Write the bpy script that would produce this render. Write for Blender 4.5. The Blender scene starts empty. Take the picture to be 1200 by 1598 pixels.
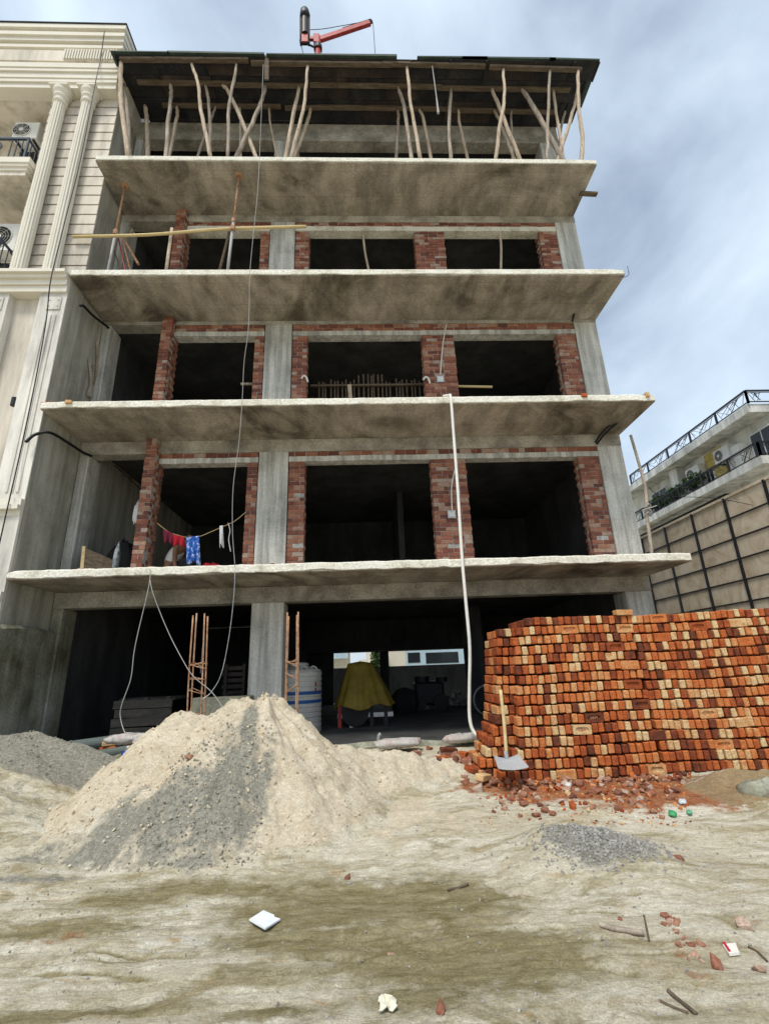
import bpy, bmesh, math, random
import numpy as np
from mathutils import Vector, Matrix, Euler
random.seed(7); rng = np.random.default_rng(7)
scene = bpy.context.scene; col = scene.collection
# ------------------------------------------------------------ camera
F_, PITCH, ROLL, YAW, CAMH = 750.4, .3148, -.0368, .0449, 1.5
_cp, _sp, _cy, _sy = math.cos(PITCH), math.sin(PITCH), math.cos(YAW), math.sin(YAW)
_F = Vector((_sy*_cp, _cy*_cp, _sp)); _R = Vector((_cy, -_sy, 0)); _U = _R.cross(_F)
_c, _s = math.cos(ROLL), math.sin(ROLL)
_R, _U = _R*_c+_U*_s, _U*_c-_R*_s
CAM = Vector((0, 0, CAMH))
cd = bpy.data.cameras.new('camera'); cam = bpy.data.objects.new('camera', cd); col.objects.link(cam)
cam.matrix_world = Matrix(((_R.x, _U.x, -_F.x, 0), (_R.y, _U.y, -_F.y, 0), (_R.z, _U.z, -_F.z, CAMH), (0, 0, 0, 1)))
cd.sensor_fit = 'HORIZONTAL'; cd.sensor_width = 36; cd.lens = 36*F_/1200; cd.clip_start = .05; cd.clip_end = 3000
scene.camera = cam
def ray(x, y): return _R*((x-600)/F_)-_U*((y-799)/F_)+_F
def py(x, y, Y): d = ray(x, y); return CAM+d*(Y/d.y)
def pz(x, y, Z): d = ray(x, y); return CAM+d*((Z-CAMH)/d.z)
def pX(x, y, X): d = ray(x, y); return CAM+d*(X/d.x)
# ------------------------------------------------------------ sky, sun, exposure
SUN_EL, SUN_AZ = math.radians(58), math.radians(205)      # azimuth from +Y clockwise: behind the camera, a little left
w = bpy.data.worlds.new('World'); scene.world = w; w.use_nodes = True
nt = w.node_tree; N = nt.nodes; L = nt.links; N.clear()
out = N.new('ShaderNodeOutputWorld'); bg = N.new('ShaderNodeBackground'); sky = N.new('ShaderNodeTexSky')
sky.sky_type = 'NISHITA'; sky.sun_disc = False; sky.sun_elevation = SUN_EL; sky.sun_rotation = SUN_AZ
sky.air_density = 1.0; sky.dust_density = 2.5; sky.ozone_density = 2.0
tc = N.new('ShaderNodeTexCoord'); mp = N.new('ShaderNodeMapping'); mp.inputs['Scale'].default_value = (1.0, 1.0, 1.7)
mp.inputs['Location'].default_value = (3.1, 1.7, .4); mp.inputs['Rotation'].default_value = (.2, .55, .3)
nz = N.new('ShaderNodeTexNoise'); nz.inputs['Scale'].default_value = 1.9; nz.inputs['Detail'].default_value = 7; nz.inputs['Roughness'].default_value = .52; nz.inputs['Distortion'].default_value = .35
rp = N.new('ShaderNodeValToRGB'); rp.color_ramp.elements[0].position = .30; rp.color_ramp.elements[1].position = .72
rp.color_ramp.elements[0].color = (.22, .22, .22, 1); rp.color_ramp.elements[1].color = (1, 1, 1, 1)
mx = N.new('ShaderNodeMixRGB'); mx.inputs[2].default_value = (7.2, 8.5, 9.7, 1)
L.new(tc.outputs['Generated'], mp.inputs[0]); L.new(mp.outputs[0], nz.inputs['Vector']); L.new(nz.outputs['Fac'], rp.inputs[0])
L.new(rp.outputs[0], mx.inputs[0]); L.new(sky.outputs[0], mx.inputs[1]); L.new(mx.outputs[0], bg.inputs[0])
bg.inputs[1].default_value = .10; L.new(bg.outputs[0], out.inputs[0])
sl = bpy.data.lights.new('sun', 'SUN'); sl.energy = 2.2; sl.angle = math.radians(14); sl.color = (1, .95, .86)
so = bpy.data.objects.new('sun', sl); col.objects.link(so); so.location = (-6, -10, 25)
sd = Vector((math.sin(SUN_AZ)*math.cos(SUN_EL), math.cos(SUN_AZ)*math.cos(SUN_EL), math.sin(SUN_EL)))
so.rotation_euler = (-sd).to_track_quat('-Z', 'Y').to_euler()
vs = scene.view_settings; vs.view_transform = 'Standard'; vs.look = 'None'; vs.exposure = 0.38; vs.gamma = 1; vs.use_curve_mapping = False
scene.cycles.max_bounces = 8; scene.cycles.diffuse_bounces = 5

# ------------------------------------------------------------ helpers
def vnoise(x, y, seed=0):
    xi = np.floor(x).astype(np.int64); yi = np.floor(y).astype(np.int64); xf = x-xi; yf = y-yi
    def hsh(a, b):
        n = (a*374761393+b*668265263+seed*1442695041) & 0xffffffff
        n = ((n ^ (n >> 13))*1274126177) & 0xffffffff
        return ((n ^ (n >> 16)) & 0xffff)/65535.0
    u = xf*xf*(3-2*xf); v = yf*yf*(3-2*yf)
    return (hsh(xi, yi)*(1-u)+hsh(xi+1, yi)*u)*(1-v)+(hsh(xi, yi+1)*(1-u)+hsh(xi+1, yi+1)*u)*v
def fbm(x, y, o=4, seed=0, g=.5):
    x = np.asarray(x, float); y = np.asarray(y, float); a = 1; s = 0; t = 0
    for i in range(o):
        s = s+a*vnoise(x*2**i+i*7.3, y*2**i+i*3.1, seed+i); t += a; a *= g
    return s/t-.5
def tagp(o, label=None, cat=None, group=None, kind=None):
    if label: o['label'] = label
    if cat: o['category'] = cat
    if group: o['group'] = group
    if kind: o['kind'] = kind
    return o
OFF = {}
def thing(name, label, cat, loc, group=None):
    o = bpy.data.objects.new(name, None); o.empty_display_size = .1; col.objects.link(o); o.location = loc; OFF[o.name] = Vector(loc)
    return tagp(o, label, cat, group)
def link(name, me, parent=None, loc=None):
    o = bpy.data.objects.new(name, me); col.objects.link(o)
    if parent is not None:
        o.parent = parent; OFF[o.name] = OFF[parent.name]
    return o
class MB:
    def __init__(s): s.v = []; s.f = []
    def add(s, vs, fs):
        b = len(s.v); s.v += [tuple(p) for p in vs]; s.f += [tuple(b+i for i in f) for f in fs]; return s
    def hexa(s, p): return s.add(p, [(0, 3, 2, 1), (4, 5, 6, 7), (0, 1, 5, 4), (1, 2, 6, 5), (2, 3, 7, 6), (3, 0, 4, 7)])
    def box(s, x0, x1, y0, y1, z0, z1):
        return s.hexa([(x0, y0, z0), (x1, y0, z0), (x1, y1, z0), (x0, y1, z0), (x0, y0, z1), (x1, y0, z1), (x1, y1, z1), (x0, y1, z1)])
    def obox(s, c, dx, dy, dz):          # centre and three half-axis vectors
        c, dx, dy, dz = Vector(c), Vector(dx), Vector(dy), Vector(dz)
        return s.hexa([c+dx*a+dy*b+dz*e for e in (-1, 1) for a, b in ((-1, -1), (1, -1), (1, 1), (-1, 1))])
    def beam(s, a, b, wd, h, up=(0, 0, 1)):   # square bar from a to b
        a, b = Vector(a), Vector(b); d = (b-a); u = Vector(up)
        if abs(d.normalized().dot(u)) > .98: u = Vector((0, 1, 0))
        sd_ = d.cross(u).normalized(); u = sd_.cross(d).normalized()
        return s.obox((a+b)/2, d/2, sd_*wd/2, u*h/2)
    def tube(s, pts, r, n=8, cap=True):
        pts = [Vector(p) for p in pts]; m = len(pts); rr = r if isinstance(r, (list, tuple)) else [r]*m
        vs = []; ref = Vector((0, 0, 1))
        if abs((pts[-1]-pts[0]).normalized().z) > .9: ref = Vector((0, 1, 0))
        for i, p in enumerate(pts):
            t = (pts[min(i+1, m-1)]-pts[max(i-1, 0)]).normalized()
            u = t.cross(ref)
            u = u.normalized() if u.length > 1e-4 else Vector((1, 0, 0)); v = u.cross(t)
            for k in range(n):
                a = 2*math.pi*k/n; vs.append(p+(u*math.cos(a)+v*math.sin(a))*rr[i])
        fs = [(i*n+k, i*n+(k+1) % n, (i+1)*n+(k+1) % n, (i+1)*n+k) for i in range(m-1) for k in range(n)]
        if cap: fs += [tuple(range(n-1, -1, -1)), tuple((m-1)*n+k for k in range(n))]
        return s.add(vs, fs)
    def lathe(s, c, prof, n=24, fn=None):   # prof [(r,z)], closed at ends
        c = Vector(c); vs = []
        for r, z in prof:
            for k in range(n):
                a = 2*math.pi*k/n; q = r*(fn(a, z) if fn else 1); vs.append(c+Vector((q*math.cos(a), q*math.sin(a), z)))
        m = len(prof); fs = [(i*n+k, i*n+(k+1) % n, (i+1)*n+(k+1) % n, (i+1)*n+k) for i in range(m-1) for k in range(n)]
        fs += [tuple(range(n-1, -1, -1)), tuple((m-1)*n+k for k in range(n))]
        return s.add(vs, fs)
    def prism(s, poly, axis, a, b):         # poly 2D extruded along axis 'x','y','z' from a to b
        n = len(poly)
        def mk(p, t): return {'x': (t, p[0], p[1]), 'y': (p[0], t, p[1]), 'z': (p[0], p[1], t)}[axis]
        vs = [mk(p, a) for p in poly]+[mk(p, b) for p in poly]
        return s.add(vs, [tuple(range(n-1, -1, -1)), tuple(range(n, 2*n))]+[(i, (i+1) % n, n+(i+1) % n, n+i) for i in range(n)])
    def build(s, name, m, parent=None, smooth=False, label=None, cat=None, group=None, kind=None, bevel=0, recalc=True):
        if parent is not None: o0 = OFF[parent.name]
        else:
            xs = [p[0] for p in s.v]; ys = [p[1] for p in s.v]; zs = [p[2] for p in s.v]
            o0 = Vector(((min(xs)+max(xs))/2, (min(ys)+max(ys))/2, min(zs)))
        me = bpy.data.meshes.new(name); me.from_pydata([(p[0]-o0.x, p[1]-o0.y, p[2]-o0.z) for p in s.v], [], s.f)
        if recalc or bevel:
            bm = bmesh.new(); bm.from_mesh(me)
            if recalc: bmesh.ops.recalc_face_normals(bm, faces=bm.faces)
            if bevel: bmesh.ops.bevel(bm, geom=[e for e in bm.edges], offset=bevel, segments=1, affect='EDGES', profile=.5)
            bm.to_mesh(me); bm.free()
        if m is not None: me.materials.append(m)
        if smooth: me.polygons.foreach_set('use_smooth', [True]*len(me.polygons))
        o = link(name, me, parent)
        if parent is None: o.location = o0; OFF[o.name] = o0
        return tagp(o, label, cat, group, kind)
def curve(pts, n=8):   # Catmull-Rom through points
    P = [Vector(p) for p in pts]; P = [P[0]*2-P[1]]+P+[P[-1]*2-P[-2]]; o = []
    for i in range(1, len(P)-2):
        for k in range(n):
            t = k/n; a, b, c, d = P[i-1:i+3]
            o.append(.5*((2*b)+(c-a)*t+(2*a-5*b+4*c-d)*t*t+(3*b-a-3*c+d)*t**3))
    return o+[P[-2]]

# ------------------------------------------------------------ materials
def mat(name, cols, scale=2.0, rough=.9, bump=.15, bscale=30, stretch=(1, 1, 1), detail=8, metal=0, fine=.25, fscale=25, dist=0, streak=None, cracks=0, panels=None, rnd=0, trans=0, spec=.3, lo=.3, hi=.7):
    m = bpy.data.materials.new(name); m.use_nodes = True; nt = m.node_tree; N = nt.nodes; L = nt.links
    b = N['Principled BSDF']; b.inputs['Roughness'].default_value = rough; b.inputs['Metallic'].default_value = metal
    b.inputs['Specular IOR Level'].default_value = spec
    g = N.new('ShaderNodeNewGeometry'); mp = N.new('ShaderNodeMapping'); mp.inputs['Scale'].default_value = stretch
    L.new(g.outputs['Position'], mp.inputs[0]); vec = mp.outputs[0]
    if rnd:
        oi = N.new('ShaderNodeObjectInfo'); ad = N.new('ShaderNodeVectorMath'); ad.operation = 'ADD'; sc = N.new('ShaderNodeVectorMath'); sc.operation = 'SCALE'
        sc.inputs[0].default_value = (37, 91, 53); L.new(oi.outputs['Random'], sc.inputs['Scale']); L.new(vec, ad.inputs[0]); L.new(sc.outputs[0], ad.inputs[1]); vec = ad.outputs[0]
    nz = N.new('ShaderNodeTexNoise'); nz.inputs['Scale'].default_value = scale; nz.inputs['Detail'].default_value = detail; nz.inputs['Roughness'].default_value = .6; nz.inputs['Distortion'].default_value = dist
    L.new(vec, nz.inputs['Vector']); rp = N.new('ShaderNodeValToRGB'); L.new(nz.outputs['Fac'], rp.inputs[0])
    e = rp.color_ramp.elements
    for i, c in enumerate(cols):
        p = lo+(hi-lo)*i/max(1, len(cols)-1)
        el = e[i] if i < 2 else e.new(p)
        el.position = p; el.color = (*c, 1)
    if len(cols) == 1: e[1].color = (*cols[0], 1)
    cur = rp.outputs[0]
    f2 = N.new('ShaderNodeTexNoise'); f2.inputs['Scale'].default_value = fscale; f2.inputs['Detail'].default_value = 6; f2.inputs['Roughness'].default_value = .7; L.new(g.outputs['Position'], f2.inputs['Vector'])
    def mult(cur, src, lo_, hi_, a, b2):
        mr = N.new('ShaderNodeMapRange'); mr.inputs[1].default_value = lo_; mr.inputs[2].default_value = hi_; mr.inputs[3].default_value = a; mr.inputs[4].default_value = b2
        L.new(src, mr.inputs[0]); mm = N.new('ShaderNodeMixRGB'); mm.blend_type = 'MULTIPLY'; mm.inputs[0].default_value = 1
        L.new(cur, mm.inputs[1]); L.new(mr.outputs[0], mm.inputs[2]); return mm.outputs[0]
    if fine: cur = mult(cur, f2.outputs['Fac'], .3, .7, 1-fine, 1+fine)
    if streak:
        m3 = N.new('ShaderNodeMapping'); m3.inputs['Scale'].default_value = streak; L.new(g.outputs['Position'], m3.inputs[0])
        n3 = N.new('ShaderNodeTexNoise'); n3.inputs['Scale'].default_value = 1; n3.inputs['Detail'].default_value = 6; n3.inputs['Roughness'].default_value = .65; L.new(m3.outputs[0], n3.inputs['Vector'])
        cur = mult(cur, n3.outputs['Fac'], .38, .6, .62, 1.06)
    if cracks:
        vo = N.new('ShaderNodeTexVoronoi'); vo.feature = 'DISTANCE_TO_EDGE'; vo.inputs['Scale'].default_value = cracks
        wv = N.new('ShaderNodeVectorMath'); wv.operation = 'ADD'; sc2 = N.new('ShaderNodeVectorMath'); sc2.operation = 'SCALE'; sc2.inputs['Scale'].default_value = .9
        L.new(f2.outputs['Color'], sc2.inputs[0]); L.new(g.outputs['Position'], wv.inputs[0]); L.new(sc2.outputs[0], wv.inputs[1]); L.new(wv.outputs[0], vo.inputs['Vector'])
        cur = mult(cur, vo.outputs['Distance'], .0, .035, .5, 1)
    if panels:
        m5 = N.new('ShaderNodeMapping'); m5.inputs['Rotation'].default_value = panels[2]; L.new(g.outputs['Position'], m5.inputs[0])
        bt = N.new('ShaderNodeTexBrick'); bt.inputs['Scale'].default_value = 1; bt.inputs['Brick Width'].default_value = panels[0]; bt.inputs['Row Height'].default_value = panels[1]; bt.inputs['Mortar Size'].default_value = .007; bt.inputs['Mortar Smooth'].default_value = .6
        bt.inputs['Color1'].default_value = (1, 1, 1, 1); bt.inputs['Color2'].default_value = (.86, .86, .86, 1); bt.inputs['Mortar'].default_value = (.62, .6, .57, 1); bt.offset = .5; L.new(m5.outputs[0], bt.inputs['Vector'])
        mm = N.new('ShaderNodeMixRGB'); mm.blend_type = 'MULTIPLY'; mm.inputs[0].default_value = .8; L.new(cur, mm.inputs[1]); L.new(bt.outputs['Color'], mm.inputs[2]); cur = mm.outputs[0]
    L.new(cur, b.inputs['Base Color'])
    if bump:
        n4 = N.new('ShaderNodeTexNoise'); n4.inputs['Scale'].default_value = bscale; n4.inputs['Detail'].default_value = 5; L.new(vec, n4.inputs['Vector'])
        bp = N.new('ShaderNodeBump'); bp.inputs['Strength'].default_value = bump; bp.inputs['Distance'].default_value = .03; L.new(n4.outputs['Fac'], bp.inputs['Height']); L.new(bp.outputs[0], b.inputs['Normal'])
    return m
def plain(name, c, rough=.6, metal=0, var=.12): return mat(name, [tuple(x*(1-var) for x in c), tuple(min(1, x*(1+var)) for x in c)], scale=3, rough=rough, metal=metal, bump=.05, fine=.08)
def brickmat(name, cols, wear=.5, bscale=45):
    m = bpy.data.materials.new(name); m.use_nodes = True; nt = m.node_tree; N = nt.nodes; L = nt.links; b = N['Principled BSDF']; b.inputs['Roughness'].default_value = .92; b.inputs['Specular IOR Level'].default_value = .2
    g = N.new('ShaderNodeNewGeometry'); oi = N.new('ShaderNodeObjectInfo'); ad = N.new('ShaderNodeMath'); ad.operation = 'ADD'; L.new(g.outputs['Random Per Island'], ad.inputs[0]); L.new(oi.outputs['Random'], ad.inputs[1])
    wn = N.new('ShaderNodeTexWhiteNoise'); wn.noise_dimensions = '1D'; L.new(ad.outputs[0], wn.inputs['W'])
    nz = N.new('ShaderNodeTexNoise'); nz.inputs['Scale'].default_value = 9; nz.inputs['Detail'].default_value = 7; nz.inputs['Roughness'].default_value = .65; L.new(g.outputs['Position'], nz.inputs['Vector'])
    mr = N.new('ShaderNodeMapRange'); mr.inputs[1].default_value = .25; mr.inputs[2].default_value = .75; mr.inputs[3].default_value = -.2; mr.inputs[4].default_value = .2; L.new(nz.outputs['Fac'], mr.inputs[0])
    a2 = N.new('ShaderNodeMath'); a2.operation = 'ADD'; L.new(wn.outputs['Value'], a2.inputs[0]); L.new(mr.outputs[0], a2.inputs[1])
    rp = N.new('ShaderNodeValToRGB'); L.new(a2.outputs[0], rp.inputs[0]); e = rp.color_ramp.elements
    for i, (p, c) in enumerate(cols):
        el = e[i] if i < 2 else e.new(p)
        el.position = p; el.color = (*c, 1)
    f2 = N.new('ShaderNodeTexNoise'); f2.inputs['Scale'].default_value = 60; f2.inputs['Detail'].default_value = 5; L.new(g.outputs['Position'], f2.inputs['Vector'])
    m2 = N.new('ShaderNodeMapRange'); m2.inputs[1].default_value = .3; m2.inputs[2].default_value = .7; m2.inputs[3].default_value = 1-wear; m2.inputs[4].default_value = 1+wear*.6; L.new(f2.outputs['Fac'], m2.inputs[0])
    mm = N.new('ShaderNodeMixRGB'); mm.blend_type = 'MULTIPLY'; mm.inputs[0].default_value = 1; L.new(rp.outputs[0], mm.inputs[1]); L.new(m2.outputs[0], mm.inputs[2]); L.new(mm.outputs[0], b.inputs['Base Color'])
    bp = N.new('ShaderNodeBump'); bp.inputs['Strength'].default_value = .5; bp.inputs['Distance'].default_value = .01; L.new(f2.outputs['Fac'], bp.inputs['Height']); L.new(bp.outputs[0], b.inputs['Normal'])
    return m
M = {}
M['concrete'] = mat('raw concrete', [(.24, .22, .18), (.42, .39, .33), (.50, .47, .40)], scale=1.3, cracks=1.3, streak=(2.2, 2.2, 2.2), bump=.3, bscale=18, fine=.3)
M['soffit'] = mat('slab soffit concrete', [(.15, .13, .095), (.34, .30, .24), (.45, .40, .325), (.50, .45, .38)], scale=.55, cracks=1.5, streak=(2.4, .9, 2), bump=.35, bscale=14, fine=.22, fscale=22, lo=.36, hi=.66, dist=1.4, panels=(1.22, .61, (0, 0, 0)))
M['edge'] = mat('lime washed slab edge', [(.40, .38, .30), (.66, .63, .53), (.74, .72, .64)], scale=2.2, bump=.5, bscale=22, fine=.3, lo=.3, hi=.6)
M['column'] = mat('grey column concrete', [(.40, .39, .35), (.56, .55, .50), (.62, .61, .56)], scale=1.8, streak=(9, 9, .5), bump=.25, bscale=25, fine=.2)
M['shadeconc'] = mat('interior cement darkened as shade', [(.045, .047, .047), (.085, .087, .085)], scale=.9, streak=(2, 2, .6), bump=.2, fine=.2)  # room shade put into the colour: concrete darkened for near-black interiors
M['plaster'] = mat('grey cement plaster', [(.28, .275, .225), (.43, .42, .355), (.47, .46, .40)], scale=.8, streak=(3.5, 3.5, .35), bump=.2, fine=.12)
M['mossy'] = mat('damp stained cement', [(.10, .09, .045), (.27, .27, .20), (.40, .40, .33)], scale=1.3, streak=(4, 4, .6), bump=.3, fine=.3)
M['mortar'] = mat('cement mortar', [(.30, .29, .26), (.48, .46, .42)], scale=9, bump=.5, bscale=60, fine=.3)
M['fbrick'] = brickmat('laid brick', [(0, (.15, .06, .045)), (.25, (.24, .09, .06)), (.55, (.32, .125, .08)), (.8, (.38, .19, .12)), (1.0, (.42, .33, .27))], .38)
M['pbrick'] = brickmat('stacked brick', [(0, (.12, .04, .022)), (.16, (.27, .062, .022)), (.40, (.45, .115, .032)), (.66, (.53, .185, .058)), (.82, (.56, .30, .13)), (.97, (.62, .45, .24))], .36)
M['cream'] = mat('cream stucco', [(.62, .56, .47), (.70, .645, .555)], scale=.7, bump=.04, fine=.05, streak=(2, 2, .3))
M['cream2'] = mat('pale cream moulding', [(.66, .62, .53), (.75, .71, .62)], scale=.8, bump=.03, fine=.05)
M['wood'] = mat('peeled timber', [(.30, .22, .15), (.50, .40, .30), (.62, .53, .42)], scale=3, stretch=(6, 6, .8), bump=.3, fine=.25, rnd=1)
M['wooddark'] = mat('weathered timber', [(.07, .05, .033), (.17, .13, .09)], scale=3, stretch=(1, 6, 6), bump=.3, fine=.25, rnd=1)
M['bamboo'] = mat('bamboo', [(.50, .38, .18), (.66, .53, .29)], scale=3, stretch=(.6, 5, 5), bump=.1, fine=.12)
M['plate'] = mat('oily shuttering plate', [(.008, .009, .012), (.022, .022, .024), (.045, .04, .036)], scale=2.2, rough=.75, bump=.2, fine=.4)
M['plate2'] = mat('rusty shuttering plate', [(.016, .013, .013), (.04, .03, .026), (.075, .058, .045)], scale=1.6, rough=.8, bump=.2, fine=.3)
M['red'] = mat('red machine paint', [(.25, .02, .02), (.42, .05, .045)], scale=8, rough=.5, bump=.05, fine=.2)
M['black'] = plain('black paint', (.015, .016, .02), .5)
M['blackpipe'] = plain('black hdpe', (.01, .01, .011), .45)
M['white'] = plain('white plastic', (.72, .70, .65), .4)
M['wire'] = plain('pale wire', (.34, .335, .32), .5)
M['steel'] = mat('galvanised steel', [(.35, .36, .36), (.52, .53, .53)], scale=9, rough=.4, metal=.6, bump=.05)
M['rust'] = mat('rusty bar', [(.22, .10, .05), (.42, .24, .14), (.5, .33, .22)], scale=14, rough=.9, bump=.2)
M['navy'] = plain('dark blue railing paint', (.02, .035, .06), .4)
M['glass'] = plain('dark window glass', (.02, .025, .03), .08)
M['ac'] = plain('white appliance casing', (.66, .65, .60), .45)
M['dark'] = plain('dark grille', (.02, .02, .02), .95)
# ============================================================ the setting: ground
D, W = 7.73, 9.05                      # slab-edge plane and wall plane of the unfinished building
LV = [3.17, 6.22, 9.186, 12.323]; TH = .139; XL, XR = -5.69, 5.47; GF = .42
def gbase(x, y):
    x = np.asarray(x, float); y = np.asarray(y, float)
    t = np.clip((y-3.9)/4.1, 0, 1); z = .36*(t*t*(3-2*t))*.55+.36*t*.45
    return z+.05*fbm(x*.9, y*1.3, 3, 11)+.03*fbm(x*3.1, y*4, 3, 12)
def gz(x, y): return float(gbase(np.array([x]), np.array([y]))[0])
def blob(X, Y, c, rx, ry, rot=0, warp=.35, seed=3):
    dx = X-c[0]; dy = Y-c[1]; cr, sr = math.cos(rot), math.sin(rot)
    u = (dx*cr+dy*sr)/rx; v = (-dx*sr+dy*cr)/ry
    d = np.sqrt(u*u+v*v)+warp*2*fbm(X*2.3, Y*3.1, 4, seed)
    return np.clip(1.35-d*1.1, 0, 1)
def gp(x, y, z=.05): p = pz(x, y, z); return (p.x, p.y)
def attr_mesh(name, X, Y, Z, A, m, parent=None, keep=None, kind=None, label=None, cat=None, group=None):
    ny, nx = X.shape; idx = np.arange(nx*ny).reshape(ny, nx)
    q = np.stack([idx[:-1, :-1], idx[:-1, 1:], idx[1:, 1:], idx[1:, :-1]], -1).reshape(-1, 4)
    V = np.stack([X.ravel(), Y.ravel(), Z.ravel()], -1)
    if keep is not None:
        k = keep.ravel(); q = q[k[q].any(1)]
        used = np.unique(q); re = -np.ones(len(V), int); re[used] = np.arange(len(used)); q = re[q]; V = V[used]; A = A.reshape(-1, 4)[used]
    else: A = A.reshape(-1, 4)
    o0 = Vector((float(V[:, 0].mean()), float(V[:, 1].mean()), float(V[:, 2].min())))
    V = V-np.array(o0)
    me = bpy.data.meshes.new(name); me.vertices.add(len(V)); me.vertices.foreach_set('co', V.ravel().astype(np.float32))
    me.loops.add(len(q)*4); me.loops.foreach_set('vertex_index', q.ravel().astype(np.int32))
    me.polygons.add(len(q)); me.polygons.foreach_set('loop_start', (np.arange(len(q))*4).astype(np.int32))
    me.polygons.foreach_set('use_smooth', np.ones(len(q), bool)); me.update(calc_edges=True)
    at = me.color_attributes.new('soil', 'FLOAT_COLOR', 'POINT'); at.data.foreach_set('color', A.ravel().astype(np.float32))
    me.materials.append(m); o = bpy.data.objects.new(name, me); col.objects.link(o); o.location = o0; OFF[o.name] = o0
    return tagp(o, label, cat, group, kind)
def soilmat(name, light, light2, rough=.97):
    # attribute soil: r damp, g grey aggregate, b brick dust, a warm sand
    m = bpy.data.materials.new(name); m.use_nodes = True; nt = m.node_tree; N = nt.nodes; L = nt.links; b = N['Principled BSDF']; b.inputs['Roughness'].default_value = rough; b.inputs['Specular IOR Level'].default_value = .12
    g = N.new('ShaderNodeNewGeometry'); at = N.new('ShaderNodeVertexColor'); at.layer_name = 'soil'; sp = N.new('ShaderNodeSeparateColor'); L.new(at.outputs[0], sp.inputs[0])
    def noise(s, st=(1, 1, 1), d=8, r=.6, di=0):
        mp = N.new('ShaderNodeMapping'); mp.inputs['Scale'].default_value = st; L.new(g.outputs['Position'], mp.inputs[0]); n = N.new('ShaderNodeTexNoise'); n.inputs['Scale'].default_value = s; n.inputs['Detail'].default_value = d; n.inputs['Roughness'].default_value = r; n.inputs['Distortion'].default_value = di; L.new(mp.outputs[0], n.inputs['Vector']); return n.outputs['Fac']
    def mixc(fac, a, c):
        x = N.new('ShaderNodeMixRGB'); L.new(fac, x.inputs[0])
        if isinstance(a, tuple): x.inputs[1].default_value = (*a, 1)
        else: L.new(a, x.inputs[1])
        if isinstance(c, tuple): x.inputs[2].default_value = (*c, 1)
        else: L.new(c, x.inputs[2])
        return x.outputs[0]
    def rng_(s, a, b_, c=0, d=1):
        r = N.new('ShaderNodeMapRange'); r.inputs[1].default_value = a; r.inputs[2].default_value = b_; r.inputs[3].default_value = c; r.inputs[4].default_value = d; L.new(s, r.inputs[0]); return r.outputs[0]
    def edge(s, w=.16):   # attribute softened with noise
        a = N.new('ShaderNodeMath'); a.operation = 'ADD'; L.new(s, a.inputs[0]); L.new(rng_(noise(7, (1, 1, 1), 8, .7), .3, .7, -.32, .32), a.inputs[1]); return rng_(a.outputs[0], .5-w, .5+w)
    c = mixc(rng_(noise(1.3, (.8, 1.9, 1), 10, .7, .8), .36, .62), light, light2)
    c = mixc(rng_(noise(1.8, (.75, 1.7, 1), 10, .74, 1.8), .48, .62, 0, .85), c, (.33, .275, .15))
    c = mixc(rng_(noise(1.7, (.6, 2.2, 1.3), 9, .7, .9), .56, .72, 0, .85), c, (.76, .74, .67))
    c = mixc(rng_(noise(2.6, (.7, 2.0, 1), 9, .74, 1.6), .56, .68, 0, .6), c, (.46, .30, .14))
    c = mixc(rng_(noise(4.5, (.5, 2.6, 1), 10, .78, 1.6), .57, .68, 0, .7), c, (.22, .18, .105))
    c = mixc(edge(at.outputs['Alpha']), c, mixc(rng_(noise(5, (1, 1, 1), 9, .7), .3, .7), (.56, .46, .32), (.76, .68, .53)))
    c = mixc(edge(sp.outputs['Red'], .3), c, mixc(rng_(noise(6, (.6, 2, 1), 8, .7), .35, .65), (.20, .165, .075), (.37, .32, .19)))
    c = mixc(edge(sp.outputs['Green']), c, mixc(rng_(noise(30, (1, 1, 1), 6, .8), .35, .65), (.185, .175, .135), (.43, .41, .345)))
    c = mixc(edge(sp.outputs['Blue']), c, mixc(rng_(noise(9, (1, 1, 1), 8, .75), .35, .65), (.24, .075, .03), (.46, .22, .11)))
    mm = N.new('ShaderNodeMixRGB'); mm.blend_type = 'MULTIPLY'; mm.inputs[0].default_value = 1; L.new(c, mm.inputs[1]); L.new(rng_(noise(95, (1, 1, 1), 5, .85), .3, .7, .58, 1.34), mm.inputs[2])
    m3 = N.new('ShaderNodeMixRGB'); m3.blend_type = 'MULTIPLY'; m3.inputs[0].default_value = 1; L.new(mm.outputs[0], m3.inputs[1]); L.new(rng_(noise(28, (.7, 1.4, 1), 8, .78), .3, .7, .72, 1.2), m3.inputs[2])
    L.new(m3.outputs[0], b.inputs['Base Color'])
    b1 = N.new('ShaderNodeBump'); b1.inputs['Strength'].default_value = .85; b1.inputs['Distance'].default_value = .04; L.new(noise(16, (.7, 1.3, 1), 9, .75), b1.inputs['Height'])
    b2 = N.new('ShaderNodeBump'); b2.inputs['Strength'].default_value = .55; b2.inputs['Distance'].default_value = .008; L.new(noise(110, (1, 1, 1), 3, .7), b2.inputs['Height']); L.new(b1.outputs[0], b2.inputs['Normal']); L.new(b2.outputs[0], b.inputs['Normal'])
    return m
M['soil'] = soilmat('sandy site soil', (.54, .475, .335), (.73, .685, .56)); M['sand'] = M['soil']
M['bsoil'] = soilmat('brown clay soil', (.27, .185, .10), (.40, .29, .17))
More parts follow.
